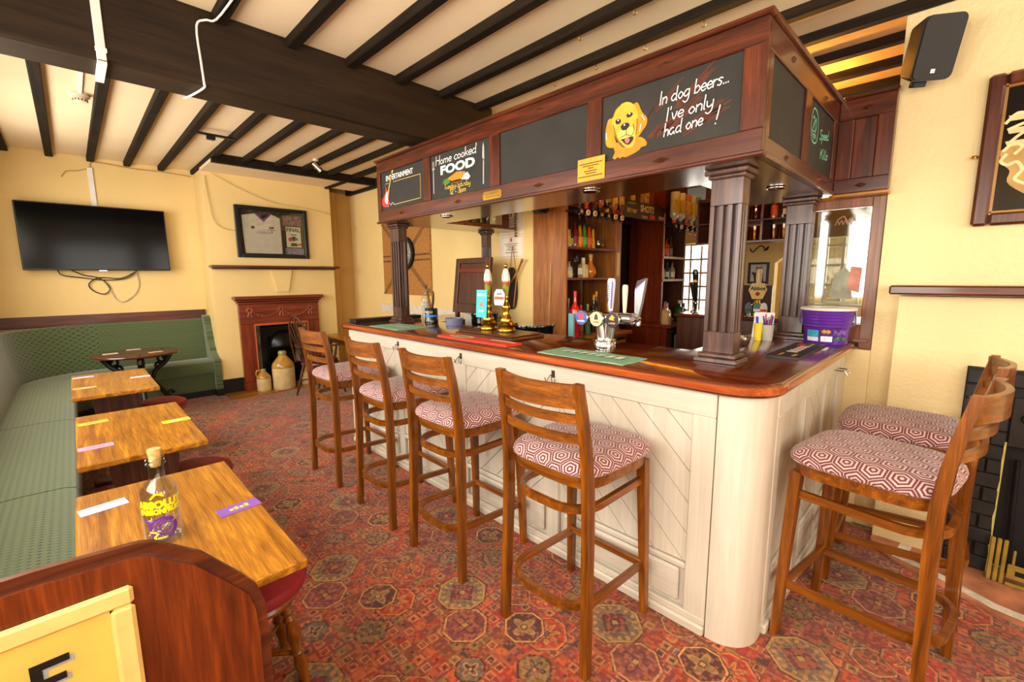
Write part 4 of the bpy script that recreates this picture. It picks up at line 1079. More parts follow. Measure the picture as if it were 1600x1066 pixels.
MB().box(X0+.05, 6.882, Z0+.05, X1-.05, 6.884, Z1-.05).build('glazing', M_glass, sf)
# mantel shelf and keystone
ms = thing('mantel_shelf', 'thin dark wood mantel shelf on the far chimney breast', 'shelf', (2.1, CBY, 1.7)); MB().box(1.295, 6.77, 1.69, 2.96, CBY-.001, 1.722, .005).build('board', WD['mah', 'x'], ms)
MB().box(1.32, 6.82, 1.672, 2.92, CBY-.001, 1.69, .005).build('moulding', WD['mah', 'x'], ms)
ks = MB(face_negy(2.165, CBY-.001, 1.36)).prism([(-.075, 0), (.075, 0), (.14, .31), (-.14, .31)], 0, .03).build('trim_10', M_wall); ks['kind'] = 'structure'
# fireplace surround
fp = thing('fireplace_surround', 'red-brown carved wood fireplace surround with garland under a plain cornice', 'fireplace', (2.1, CBY, 0))
RX, RZ = WD['red', 'x'], WD['red', 'z']
for a, b in ((1.575, 1.755), (2.445, 2.625)):
    MB().box(a, 6.84, .12, b, CBY-.001, .93, .006).build('jamb', RZ, fp); MB().box(a-.01, 6.83, 0.013, b+.01, CBY-.001, .12, .004).build('plinth_block', RZ, fp)
MB().box(1.575, 6.84, .93, 2.625, CBY-.001, 1.2, .004).build('frieze', RX, fp)
MB().box(1.56, 6.82, 1.2, 2.64, CBY-.001, 1.235, .008).box(1.54, 6.79, 1.235, 2.66, CBY-.001, 1.265, .01).box(1.515, 6.76, 1.265, 2.685, CBY-.001, 1.31, .008).build('cornice', RX, fp)
MB().box(1.74, 6.835, .90, 2.46, 6.845, .93, .004).box(1.74, 6.835, .12, 1.757, 6.845, .90).box(2.443, 6.835, .12, 2.46, 6.845, .90).build('slip', plain((190, 96, 44), .35), fp)
m = MB()
def bead_line(a, b, dip, n=15):
    for i in range(n):
        u = i/(n-1); x = a+(b-a)*u; z = 1.10-dip*math.sin(PI*u); q = .010+.004*(i % 2)
        m.lathe([(0, -q), (q*.7, -q*.6), (q, 0), (q*.7, q*.6), (0, q)], 6, (x, 6.836, z))
bead_line(1.73, 2.07, .075); bead_line(2.13, 2.47, .075)
for x in (1.70, 2.10, 2.50):
    for i in range(7):
        a = i*2*PI/7; q = .018; m.lathe([(0, -q), (q*.7, -q*.6), (q, 0), (q*.7, q*.6), (0, q)], 6, (x+.032*math.cos(a), 6.836, 1.115+.032*math.sin(a)))
    m.tube([(x-.01, 6.835, 1.1), (x-.025, 6.835, 1.03)], .007, 5); m.tube([(x+.01, 6.835, 1.1), (x+.022, 6.835, 1.02)], .007, 5)
m.build('garland_carving', plain((164, 92, 54), .35, var=.15), fp, smooth=True)
gi = thing('cast_iron_grate', 'black cast iron fire insert with domed hood in the far fireplace', 'fireplace insert', (2.1, 7.1, 0.013))
IB = plain((16, 15, 15), .28, .3, var=.1)
MB().box(1.84, 6.98, .013, 1.93, 7.0, .86).box(2.37, 6.98, .013, 2.44, 7.0, .86).box(1.93, 6.98, .72, 2.37, 7.0, .86).box(1.762, 7.42, .013, 2.438, 7.44, .898).build('plate', IB, gi)
MB().box(1.762, 6.975, .013, 1.84, 6.985, .895).build('tile_slip', plain((120, 116, 108), .3, var=.3, vs=8), gi)
m = MB(); rg = []
for i in range(7):
    a = i/6*PI/2; R_ = .22*math.cos(a); rg.append([(2.15+R_*math.cos(PI+PI*k_/16), 6.985+.6*R_*math.sin(PI+PI*k_/16), .585+.22*math.sin(a)) for k_ in range(17)])
m.rings(rg, False); m.build('hood', IB, gi, smooth=True)
MB().box(1.9, 6.86, .56, 2.4, 6.98, .585, .006).build('hood_lip', IB, gi); MB().box(1.93, 7.01, .013, 2.37, 7.3, .3).build('fire_basket', IB, gi)
# stoneware jugs on the hearth board
def jug(x, y, r, h, label, handle=False):
    t = thing('stoneware_jug', label, 'jug', (x, y, .013), 0, 'stoneware jugs in the fireplace')
    cream, tan = plain((222, 196, 140), .28, coat=.3, var=.08), plain((186, 140, 58), .25, coat=.4, var=.14)
    hb = h*.56
    MB().lathe([(0, 0), (r*.95, 0), (r, .012), (r, hb)], 28).build('body', cream, t, False, True)
    MB().lathe([(r, hb), (r*1.0, hb+h*.05), (r*.9, hb+h*.12), (r*.4, hb+h*.3), (r*.3, hb+h*.34)], 28).build('shoulder', tan, t, False, True)
    MB().lathe([(r*.28, h*.88), (r*.36, h*.9), (r*.37, h*.96), (r*.3, h), (0, h)], 20).build('neck', plain((150, 142, 70), .3), t, False, True)
    if handle: MB().tube(smooth([(-r*.35, 0, h*.93), (-r*.8, 0, h*.95), (-r*1.0, 0, h*.82), (-r*.9, 0, h*.66)]), r*.12, 8).build('handle', tan, t, False, True)
    return t
jug(1.775, 6.73, .09, .30, 'small stoneware jug with looped handle standing in the fireplace', True)
jug(2.02, 6.68, .145, .53, 'large stoneware flagon standing centrally in the far fireplace')
jug(2.36, 6.74, .09, .29, 'small stoneware jug without handle behind the Windsor chair')
# wall X = XR, dart mat
dm = thing('dartboard_mat', 'woven straw mat panel with crossing bands hung behind the dartboard', 'mat', (XR, 5.54, 1.8))
MW = NT('straw_weave').set(.85); v = MW.coords((1, 26, 40)); MW.base(MW.ramp(MW.noise(v, 2.2, 3), [(.3, lin((120, 72, 30))), (.55, lin((186, 128, 62))), (.75, lin((206, 156, 92)))])); MW.bump(MW.noise(v, 3, 2), .6, .006)
MB().box(XR-.02, 4.93, 1.31, XR-.001, 6.16, 2.33).build('weave', MW.m, dm)
m = MB(face_negx(XR-.021, 5.545, 1.82))
for s in (-1, 1):
    for o in (-.025, .025): m.stroke([(-.6*s+o, .5), (.6*s+o, -.5)], .022, 0)
for y in (.035, -.035): m.stroke([(-.6, y), (.6, y)], .025, .001)
m.build('band', plain((120, 80, 36), .7, var=.2), dm)
db = thing('dartboard', 'round black dartboard with red and green segments on the straw mat', 'dartboard', (XR-.03, 5.52, 1.88))
Mdb = face_negx(XR-.025, 5.52, 1.88)
MB(Mdb).lathe([(0, 0), (.225, 0), (.228, .004), (.228, .036), (.222, .04), (0, .04)], 40).build('disc', plain((16, 15, 15), .7), db, smooth=True)
seg = {(0, 0): (20, 18, 18), (0, 1): (216, 192, 140), (1, 0): (170, 40, 34), (1, 1): (34, 110, 62)}
for ring, par_ in ((0, 0), (0, 1), (1, 0), (1, 1)):
    m = MB(Mdb)
    for i in range(par_, 20, 2):
        a0, a1 = (i-.5)*PI/10, (i+.5)*PI/10
        for r0, r1 in (((.016, .1), (.108, .162)) if ring == 0 else ((.1, .108), (.162, .17))):
            m.add([(r*math.cos(a), r*math.sin(a), .041) for r, a in ((r0, a0), (r1, a0), (r1, (a0+a1)/2), (r1, a1), (r0, a1))], [(0, 1, 2, 3, 4)])
    m.build('segment_ring', plain(seg[ring, par_], .7, var=.05), db)
MB(Mdb).lathe([(0, .041), (.016, .041), (.014, .043), (0, .043)], 12).build('bullseye', plain((170, 40, 34), .6), db)
MB(Mdb).lathe([(.188, .041), (.196, .041), (.196, .043), (.188, .043)], 40).build('number_ring', M_chrome, db)
tag(MB().box(XR-.025, 7.03, 2.31, XR-.001, 7.1, 2.38, .006).build('thermostat', plain((214, 176, 96), .5)), 'small square cream sensor box on the wall near the alcove', 'sensor')
# certificates
for i, (z0, z1) in enumerate(((2.0, 2.24), (1.745, 1.985))):
    c = MB().box(XR-.004, 3.27, z0, XR-.001, 3.635, z1).build('certificate', plain((236, 224, 204), .6, var=.03))
    tag(c, ('upper' if i == 0 else 'lower')+' white framed certificate on the wall above the black tubs', 'certificate', 'certificates on the bar wall')
    Mc = face_negx(XR-.0046, 3.4525, (z0+z1)/2)
    m = MB(Mc); w, h = .165, (z1-z0)/2-.018
    for a, b in (((-w, -h), (w, -h)), ((w, -h), (w, h)), ((w, h), (-w, h)), ((-w, h), (-w, -h))): m.stroke([a, b], .003)
    m.flatpoly([(-.014, h-.05), (.014, h-.05), (.014, h-.012), (-.014, h-.012)]); m.build('border', plain((196, 90, 76), .6), c)
    m = MB(Mc)
    for y, w in ((.03, .2), (.01, .16), (-.01, .1), (-.03, .14), (-.06, .18)): m.stroke([(-w/2, y), (w/2, y)], .007)
    m.build('printed_text', plain((110, 100, 92), .6), c)
ch = thing('hanging_chain', 'short hanging ornament chain in front of the upper certificate', 'ornament', (3.3, 3.36, 1.95))
m = MB()
for i in range(9): m.lathe([(0, -.014), (.011, -.008), (.013, 0), (.011, .008), (0, .014)], 8, (XR-.03, 3.36, 1.97+i*.028))
m.build('beads', plain((120, 84, 40), .4, var=.3), ch, smooth=True); MB().cyl((XR-.03, 3.36, 2.2), (XR-.001, 3.36, 2.2), .004, n=6).build('nail', M_iron, ch)
# hatch board leaning on the wall, standing on the far run of the bar
lb = thing('hatch_board', 'dark framed wooden board leaning against the wall behind the hand pumps', 'board', (2.99, 3.68, CZ))
Ml = M_at((2.975, 3.955, CZ+.001), (0, -1, 0), (.12, 0, .99)); D_ = WD['dark', 'z']
MB(Ml).box(0, .03, -.018, .56, .61, 0).build('back', D_, lb)
for b in ((0, .03, 0, .06, .61, .02), (.48, .03, 0, .56, .61, .02), (.06, .03, 0, .48, .13, .02), (.06, .555, 0, .48, .61, .02)): MB(Ml).box(*b, .004).build('frame_piece', D_, lb)
MB(Ml).box(.06, .46, 0, .48, .505, .022, .004).build('bar', WD['red', 'y'], lb)
for x in (.04, .46): MB(Ml).box(x, 0, -.018, x+.05, .03, .012).build('foot', D_, lb)
# bellows on a cord
bl = thing('hanging_bellows', 'old fireplace bellows hanging on a cord from the wall', 'bellows', (XR-.03, 3.42, 1.4))
Mb_ = face_negx(XR-.03, 3.42, 1.43)
pb = smooth([(-.07, -.16), (-.1, -.02), (-.08, .12), (-.03, .2), (.0, .22), (.03, .2), (.06, .1), (.07, -.05), (.04, -.2), (-.02, -.22), (-.07, -.16)], 3)[:-1]
MB(Mb_).prism(pb, -.02, .02).build('leaf', plain((42, 34, 30), .5, var=.3), bl)
MB(Mb_).tube([(.02, .05, .03), (.12, .18, .03), (.18, .28, .03)], [.012, .011, .01], 8).build('nozzle', M_brass, bl); MB(Mb_).lathe([(0, 0), (.014, 0), (.02, .006), (.014, .012), (0, .012)], 10, (.185, .285, .024)).build('nozzle_tip', M_brass, bl)
MB(Mb_).tube([(.0, .2, .022), (.04, .44, .022), (.1, .12, .024)], .004, 6).build('cord', plain((150, 96, 56), .7), bl)
MB(Mb_).tube([(.1, .12, .025), (.05, -.2, .025)], .006, 6).build('rod', plain((176, 110, 70), .4), bl)
# ------------------------------------------------------------------ things on the bar top
MB().box(2.31, 1.1, .86, 2.8, 3.4, .9, .004).box(2.74, 1.12, 0, 2.78, 3.38, .86).build('back_shelf', WD['dark', 'y'], bar)
def cloth_mat(name, x0, y0, x1, y1, mat, label, cat, h=.003, wav=.0, n=10, z=CZ+.0008):
    m = MB(); nx, ny = 5, n; V = []; F = []
    for j in range(ny+1):
        for i in range(nx+1):
            x = x0+(x1-x0)*i/nx; y = y0+(y1-y0)*j/ny
            dz = wav*(math.sin(i*1.9+j*.8)+math.sin(j*1.3))*.5 if 0 < i < nx or True else 0
            V.append((x+wav*.8*math.sin(j*1.1), y+wav*.8*math.sin(i*1.7), z+h+max(0, dz)))
    n0 = len(V); V += [(x, y, z) for x, y, _ in V]
    W1 = nx+1
    for j in range(ny):
        for i in range(nx):
            a = j*W1+i; F.append([a, a+1, a+1+W1, a+W1]); F.append([n0+a, n0+a+W1, n0+a+1+W1, n0+a+1])
    per = [i for i in range(nx+1)]+[j*W1+nx for j in range(1, ny+1)]+[ny*W1+i for i in range(nx-1, -1, -1)]+[j*W1 for j in range(ny-1, 0, -1)]
    for a, b in zip(per, per[1:]+per[:1]): F.append([a, n0+a, n0+b, b])
    t = thing(name, label, cat, ((x0+x1)/2, (y0+y1)/2, z)); m.add(V, F); m.build('cloth' if wav else 'mat', mat, t, smooth=bool(wav)); return t
M_tow = plain((128, 172, 138), .9, var=.08, vs=40, bump=.3)
g2 = cloth_mat('bar_towel', 1.765, 1.08, 1.995, 1.61, M_tow, 'green bar towel lying in front of the chrome tap font', 'bar towel', .003, .004, 12)
scrib(7, .09, face_up(1.88, 1.33, CZ+.0105, -PI/2)).build('print', plain((226, 226, 210), .8), g2)
g1 = cloth_mat('bar_towel', 1.775, 3.08, 2.06, 3.55, M_tow, 'green bar towel lying beside the black harp tap', 'bar towel', .003, .003, 12)
scrib(7, .08, face_up(1.9, 3.3, CZ+.0085, -PI/2)).build('print', plain((206, 214, 196), .8), g1)
rm = cloth_mat('bar_runner', 1.775, 1.86, 1.905, 2.55, plain((212, 50, 24), .5), 'red rubber bar runner lying in front of the hand pumps', 'bar mat', .012)
MB(face_up(1.84, 2.36, CZ+.0135)).flatpoly([(x*.05, y*.12) for x, y in arc(0, 0, 1, 0, 2*PI, 20)[:-1]]).build('badge', plain((214, 190, 132), .5), rm)
scrib(6, .045, face_up(1.84, 2.36, CZ+.0142, -PI/2)).build('print', plain((70, 44, 30), .5), rm)
MB(face_up(1.87, 2.0, CZ+.0135)).flatpoly([(-.012, -.12), (.012, -.12), (.012, .1), (-.012, .1)]).build('print', plain((240, 226, 200), .5), rm)
dk_ = cloth_mat('bar_runner', 2.46, .545, 3.05, .69, plain((34, 22, 24), .5), 'black rubber bar runner with white lettering beside the purple bucket', 'bar mat', .012)
scrib(5, .075, face_up(2.77, .615, CZ+.0135), bold=.003, sx=1.3).build('print', plain((236, 222, 214), .5), dk_)
MB(face_up(2.96, .64, CZ+.0135)).flatpoly([(-.05, -.012), (.05, -.012), (.05, .022), (-.05, .022)]).build('print', plain((206, 40, 44), .5), dk_)
m = MB(face_up(2.6, .6, CZ+.0135)); m.stroke([(-.1, .04), (-.02, .04)], .012); m.stroke([(-.1, -.02), (-.03, -.02)], .016); m.stroke([(.3, .0), (.42, .0)], .014); m.build('print', plain((196, 160, 60), .5), dk_)
# pub runner box at the far end
fb = thing('flat_display_box', 'flat black display box lying on the fireplace end of the bar', 'box', (2.05, 3.93, CZ)); MB().box(1.8, 3.86, CZ+.0008, 2.5, 3.98, CZ+.035, .004).build('box', M_black, fb)
MB(face_up(2.1, 3.92, CZ+.0358)).flatpoly([(-.2, -.03), (.1, -.03), (.1, .03), (-.2, .03)]).build('print', plain((150, 60, 56), .5, var=.4, vs=30), fb)
# harp tap
ht = thing('harp_tap', 'black cylindrical beer tap with metal harp handle beside the far pillar', 'beer tap', (2.26, 3.33, CZ+.001))
MB().lathe([(0, 0), (.058, 0), (.06, .01), (.06, .035), (.055, .045), (.056, .13), (.05, .138), (0, .138)], 28).build('body', plain((16, 15, 17), .15, coat=.5, var=0), ht, False, True)
MB().lathe([(.0565, .062), (.0585, .064), (.0585, .078), (.0565, .08)], 28).build('blue_band', plain((40, 130, 206), .4), ht, False, True)
mm = text_mb('GUINNESS', .026, M_at((-.0585, 0, .105), (0, -1, 0), (0, 0, 1))); 
mm.v = [Vector((-math.sqrt(max(.0001, .0585**2-min(v.y, .05)**2)) if abs(v.y) < .056 else v.x, v.y, v.z)) for v in mm.v]; mm.build('lettering', plain((226, 222, 214), .5), ht, False)
hp_ = smooth([(0, -.012, .14), (0, -.03, .2), (0, -.032, .27), (0, .0, .285), (0, .03, .30), (0, .05, .285), (0, .035, .22), (0, .005, .14)], 4)
MB().tube(hp_, 0, flat=(.02, .014, (1, 0, 0))).build('harp', plain((150, 124, 84), .25, .9), ht, False, True)
m = MB()
for i in range(5): m.cyl((0, -.022+.012*i, .18+.008*i), (0, -.02+.012*i, .28), .0012, n=5)
m.build('harp_string', M_brass, ht, False)
gt = tag(MB().lathe([(0, 0), (.072, 0), (.078, .06), (.074, .06), (.07, .006), (0, .006)], 28, (2.33, 3.09, CZ+.001)).build('plastic_tub', plain((104, 110, 134), .4), smooth=True), 'low blue-grey plastic tub on the bar beside the harp tap', 'tub')
cb_ = thing('glass_bottle', 'clear spirit bottle standing behind the far fluted pillar', 'bottle', (2.52, 3.8, CZ+.001))
MB().lathe([(0, 0), (.042, 0), (.045, .01), (.045, .19), (.035, .22), (.016, .24), (.014, .3), (.017, .305), (.017, .31), (0, .31)], 24).build('glass', M_glass, cb_, False, True)
MB().lathe([(.0455, .05), (.046, .05), (.046, .17), (.0455, .17)], 24).build('label', plain((206, 196, 176), .6, var=.3, vs=60), cb_, False, True)
MB().lathe([(0, .3), (.015, .3), (.015, .335), (0, .335)], 16).build('stopper', plain((96, 74, 60), .6), cb_, False, True)
# hand pumps on their base
pbx = thing('pump_base', 'moulded dark wood plinth under the two brass hand pumps', 'plinth', (2.1, 2.28, CZ+.001))
MB().box(1.94, 1.99, CZ+.001, 2.26, 2.57, CZ+.02, .006).box(1.955, 2.005, CZ+.02, 2.245, 2.555, CZ+.034, .006).build('block', WD['dark', 'y'], pbx)
PZ = CZ+.0345
def pump(x, y, label):
    t = thing('hand_pump', label, 'beer pump', (x, y, PZ), 0, 'brass hand pumps')
    MB().lathe([(0, 0), (.06, 0), (.064, .008), (.062, .02), (.05, .026), (.052, .04), (.058, .05), (.05, .062), (.04, .07), (.042, .085), (.034, .1), (.026, .115), (.02, .14), (.026, .155), (.03, .17), (.026, .185), (.016, .2), (.014, .225), (.019, .235), (.017, .245), (0, .245)], 28).build('brass_body', M_brass, t, False, True)
    MB().lathe([(0, .245), (.014, .245), (.018, .27), (.026, .32), (.029, .36), (.026, .39), (.017, .42), (.012, .428), (0, .43)], 24).build('china_handle', NT_china(), t, False, True)
    MB().lathe([(0, .428), (.012, .43), (.008, .436), (.013, .444), (.013, .452), (.008, .46), (0, .461)], 16).build('finial', M_brass, t, False, True)
    return t
_china = []
def NT_china():
    if not _china:
        t = NT('hunting_scene_china').set(.15, coat=.5); sp = t.n('ShaderNodeSeparateXYZ'); tc = t.n('ShaderNodeTexCoord'); t.l.new(tc.outputs['Object'], sp.inputs[0])
        nz = t.noise(t.coords(), 70, 3); h = t.math('ADD', sp.outputs[2], t.math('MULTIPLY', t.math('SUBTRACT', nz, .5), .05))
        t.base(t.ramp(t.math('MULTIPLY', t.math('SUBTRACT', h, .25), 5.5), [(0.05, lin((190, 160, 60))), (.2, lin((150, 158, 40))), (.36, lin((136, 140, 60))), (.42, lin((150, 52, 34))), (.52, lin((190, 110, 80))), (.58, lin((236, 220, 196))), (1, lin((240, 228, 206)))]))
        _china.append(t.m)
    return _china[0]
p1 = pump(2.1, 2.385, 'brass hand pump with china handle and turquoise clip')
p2 = pump(2.1, 2.2, 'brass hand pump with china handle and white badge clip')
Mp1 = M_at((-.075, -.02, .19), (0, -1, 0), (.06, 0, 1))
c1 = MB(Mp1).prism([(-.055, -.095), (.055, -.095), (.055, .095), (-.055, .095)], 0, .004).build('pump_clip', plain((44, 184, 190), .4), p1, False)
def on(c, mb, mat, name='print'): return mb.build(name, mat, c, False)
on(c1, scrib(5, .03, Mp1 @ Matrix.Translation((0, .062, .0046)), sx=1.0), plain((226, 240, 236), .5)); 
on(c1, MB(Mp1).flatpoly([(-.028, -.02), (.0, .025), (.028, -.02)], .0046), plain((200, 120, 110), .5)); on(c1, scrib(3, .03, Mp1 @ Matrix.Translation((0, -.05, .0046))), plain((226, 240, 236), .5))
MB().box(-.073, -.008, .17, -.01, .008, .19).build('clip_bracket', M_brass, p1, False)
Mp2 = M_at((-.06, 0, .235), (0, -1, 0), (.06, 0, 1))
c2 = MB(Mp2).prism([(-.04, -.05), (.04, -.05), (.05, -.02), (.05, .03), (.03, .055), (-.03, .055), (-.05, .03), (-.05, -.02)], 0, .004).build('pump_clip', plain((230, 226, 216), .4), p2, False)
on(c2, MB(Mp2).flatpoly([(-.046, -.012), (.046, -.012), (.046, .008), (-.046, .008)], .0046), plain((196, 90, 50), .5)); on(c2, scrib(3, .026, Mp2 @ Matrix.Translation((0, .026, .0046))), M_black)
on(c2, MB(Mp2).flatpoly([(-.05, .03), (-.03, .055), (.03, .055), (.05, .03), (.045, .05), (.028, .066), (-.028, .066), (-.045, .05)], .0046), M_black)
MB().box(-.06, -.008, .22, -.01, .008, .24).build('clip_bracket', M_brass, p2, False)
# black tubs on the shelf behind the bar
for x, y, r, z1, lab in ((2.62, 2.42, .165, 1.175, 'wide black plastic tub standing behind the hand pumps'), (2.6, 3.0, .125, 1.235, 'tall black ice bucket standing behind the hatch board')):
    t = thing('black_tub', lab, 'tub', (x, y, .901)); h = z1-.901
    MB().lathe([(0, 0), (r*.85, 0), (r*.97, h-.02), (r*.94, h-.02), (r*.82, .006), (0, .006)], 32).build('body', M_blackgloss, t, False, True)
    MB().lathe([(r*.94, h-.022), (r, h-.022), (r*1.02, h-.01), (r, h), (r*.94, h)], 32).build('rim', M_blackgloss, t, False, True)
    MB().tube(smooth([(r*.4, -r*.93, h-.03), (r*.55, -r*1.05, h-.1), (0, -r*1.1, h-.14), (-r*.5, -r*1.02, h-.06)]), .003, 5).build('handle', M_chrome, t, False, True)
wb = MB().box(2.66, 3.24, .9012, 2.76, 3.36, 1.2, .004).build('white_box', plain((206, 200, 190), .5)); tag(wb, 'plain pale box standing beside the tall black ice bucket', 'box')
# chrome tap font
tf = thing('tap_font', 'chrome beer tap font with three round badges and tall handles', 'beer tap', (2.11, 1.41, CZ+.001))
ch_ = M_chrome
MB().lathe([(0, 0), (.058, 0), (.06, .006), (.06, .04), (.057, .044), (.066, .05), (.066, .058), (0, .06)], 32).build('base', ch_, tf, False, True)
for dy in (-.028, .022): MB().tube([(0, dy, .055), (0, dy*1.5, .15)], [.026, .03], 16).build('column', ch_, tf, False, True)
MB().cyl((0, -.17, .18), (0, .16, .18), .032, n=24).build('manifold', ch_, tf, False, True)
def badge(dy, col, rim, r, txt, tc, extra=None):
    Mb = M_at((-.036, dy, .172), (0, -1, 0), (0, 0, 1))
    b = MB(Mb).lathe([(0, 0), (r, 0), (r, .008), (r*.92, .012), (0, .012)], 28).build('badge', rim, tf, False, True)
    MB(Mb).lathe([(0, .0121), (r*.9, .0121), (r*.88, .013), (0, .013)], 28).build('badge_face', plain(col, .25, coat=.4, var=.05), b, False)
    scrib(txt, .015, Mb @ Matrix.Translation((0, -.018, .0135)), sx=.8).build('print', plain(tc, .4), b, False)
    if extra: MB(Mb).flatpoly(extra[0], .0134).build('print', plain(extra[1], .4), b, False)
badge(.13, (30, 96, 176), ch_, .043, 7, (236, 236, 236), ([(.022*math.cos(a*PI/8), .008+.022*math.sin(a*PI/8)) for a in range(16)], (200, 60, 80)))
badge(.028, (226, 196, 150), ch_, .045, 6, (96, 30, 26), ([(-.014, -.004), (.014, -.004), (.01, .02), (.002, .03), (-.008, .022)], (60, 44, 34)))
badge(-.075, (40, 26, 40), ch_, .045, 6, (206, 160, 70), ([(-.02, .006), (.0, .03), (.02, .012), (.008, .012), (.016, -.002), (-.01, .0)], (214, 172, 40)))
def handle(name, x, dy, z0, z1, w, col, mat2=None, lean=0, txt=None):
    MB().lathe([(0, z0-.05), (.014, z0-.05), (.015, z0-.03), (.011, z0-.02), (.016, z0-.01), (.012, z0), (0, z0)], 16, (x, dy, 0)).build('tap_body', ch_, tf, False, True)
    MB().cyl((0, dy, .18), (x, dy, z0-.03), .011, n=10).build('tap_arm', ch_, tf, False, True)
    m = MB(); rg = []
    for f, k_ in ((0, .55), (.3, .75), (.8, 1), (.95, .95), (1, .7)):
        z = z0+(z1-z0)*f; q = w/2*k_; rg.append([(x+q*.6*math.cos(a*PI/8), dy+lean*f+q*math.sin(a*PI/8), z) for a in range(16)])
    m.rings(rg); h = m.build(name, col, tf, False, True)
    return h
h1 = handle('tap_handle', .05, -.002, .215, .395, .05, plain((214, 214, 220), .3), txt=1)
MB(M_at((.033, -.016, .3), (0, -1, 0), (.0, 0, 1))).flatpoly([(-.004, -.07), (.004, -.075), (.008, .075), (.001, .08)], .003).build('stripe', plain((40, 60, 150), .4), h1, False)
text_mb('FOSTERS', .026, M_at((.033, .006, .32), (0, 0, 1), (0, 1, 0)) @ Matrix.Translation((0, 0, -.002))).build('print', plain((40, 60, 150), .4), h1, False)
handle('tap_handle', .06, -.085, .205, .36, .036, plain((222, 204, 176), .3))
MB().lathe([(0, .14), (.014, .14), (.015, .16), (.011, .17), (.016, .18), (.012, .19), (0, .19)], 16, (.05, -.175, 0)).build('tap_body', ch_, tf, False, True); MB().cyl((0, -.175, .18), (.05, -.175, .165), .011, n=10).build('tap_arm', ch_, tf, False, True)
Mw = M_at((.038, -.175, .19), (0, -1, 0), (0, 0, 1)); wg = [(-.01, 0), (.012, 0), (.03, .08), (.05, .205), (.0, .19), (-.012, .14)]
h3 = MB(Mw).prism(wg, -.012, .012).build('tap_handle', plain((150, 148, 152), .25, .3), tf, False)
MB(Mw).flatpoly([(-.009, .15), (.047, .195), (.0495, .2045), (.0, .1895)], .0124).build('tap_crest', plain((46, 28, 36), .4), h3, False); MB(Mw).flatpoly([(-.011, .138), (.046, .188), (.047, .195), (-.009, .15)], .0126).build('tap_stripe', plain((206, 130, 190), .4), h3, False)
# near the corner and the wall
bw_ = tag(MB().lathe([(0, 0), (.045, 0), (.05, .004), (.06, .04), (.062, .05), (.058, .05), (.054, .038), (.04, .008), (0, .008)], 28, (2.80, .93, CZ+.001)).build('chrome_bowl', M_chrome, smooth=True), 'small shiny chrome bowl on the bar behind the corner pillar', 'bowl')
pc = thing('pen_pot', 'yellow and clear pen pot full of blue pens on the bar', 'pen pot', (3.10, .868, CZ+.001))
MB().lathe([(0, 0), (.03, 0), (.036, .1), (.033, .1), (.028, .004), (0, .004)], 20, (0, 0, 0)).build('pot', plain((176, 170, 160), .3), pc, False, True)
MB().lathe([(0, 0), (.02, 0), (.025, .11), (.021, .11), (.018, .004), (0, .004)], 20, (-.03, .045, 0)).build('yellow_pot', plain((230, 206, 40), .35), pc, False, True)
for i in range(8):
    a = i*2.4; r = .022; dx, dy = r*math.cos(a), r*math.sin(a)*.8
    MB().cyl((dx*.4, dy*.4, .01), (dx*1.5, dy*1.5, .13+.012*(i % 4)), .0042, n=6).build('pen', plain([(30, 60, 190), (24, 30, 60), (30, 60, 190), (200, 50, 60)][i % 4], .4), pc, False)
for i in range(2): MB().cyl((-.03, .045, .01), (-.035+.012*i, .05+.012*i, .15), .0042, n=6).build('pen', plain((30, 60, 190), .4), pc, False)
pcard = thing('standing_card', 'white menu card standing on the bar behind the pens', 'card', (3.22, .93, CZ+.001)); Mc = M_at((3.2, .99, CZ+.001), (0, -1, 0), (.25, 0, 1))
MB(Mc).box(0, 0, -.003, .12, .17, 0).build('card', plain((228, 222, 222), .4), pcard)
MB(Mc).flatpoly(smooth([(.01, .04), (.03, .1), (.05, .08), (.07, .12), (.1, .15), (.11, .12), (.09, .08), (.06, .05)], 3), .0006).build('print', plain((170, 166, 172), .5), pcard)
# purple tub
pu = thing('purple_bucket', 'purple plastic sweet bucket with white lid on the bar end', 'bucket', (3.225, .583, CZ+.001))
PUR = plain((92, 42, 150), .25, coat=.3, var=.05)
prof = [(0, 0), (.105, 0), (.11, .006), (.117, .10)]
z = .10
for i in range(5): prof += [(.1205+.002*i, z+.004), (.1235+.002*i, z+.010), (.1205+.002*i, z+.016)]; z += .018
prof += [(.134, .196), (.134, .2)]
MB().lathe(prof, 48).build('tub', PUR, pu, False, True)
MB().lathe([(0, .2), (.138, .2), (.142, .204), (.142, .212), (.136, .216), (0, .214)], 48).build('lid', plain((236, 228, 218), .4), pu, False, True)
def wrap_patch(name, a0, a1, z0, z1, col, lift=.0012, var=.1):
    m = MB(); n = 8; V = []; F = []
    for i in range(n+1):
        a = a0+(a1-a0)*i/n
        for zz in (z0, z1): r = .11+.007*(zz/.1)+lift; V.append((r*math.cos(a), r*math.sin(a), zz))
    for i in range(n): F.append([2*i, 2*i+2, 2*i+3, 2*i+1])
    m.add(V, F); return m.build(name, plain(col, .4, var=var, vs=60), pu, False, True)
A0 = math.radians(192)      # the side that looks at the camera
wrap_patch('label', A0-.95, A0-.35, .045, .085, (50, 160, 190)); wrap_patch('label', A0-.95, A0-.35, .02, .044, (222, 220, 226)); wrap_patch('label', A0-.3, A0+.2, .06, .098, (70, 34, 60)); wrap_patch('label', A0-.25, A0+.25, .02, .052, (236, 232, 236))
wrap_patch('label', A0+.3, A0+.95, .03, .05, (70, 110, 96), var=.5); wrap_patch('label', A0+.28, A0+.9, .056, .092, (120, 80, 170), var=.5)
for da in (-.12, .05): 
    a = A0+da; MB().lathe([(0, -.014), (.012, -.006), (.014, 0), (.012, .006), (0, .014)], 10, (.114*math.cos(a), .114*math.sin(a), .078)).build('printed_fruit', plain((214, 146, 84), .4), pu, False, True)
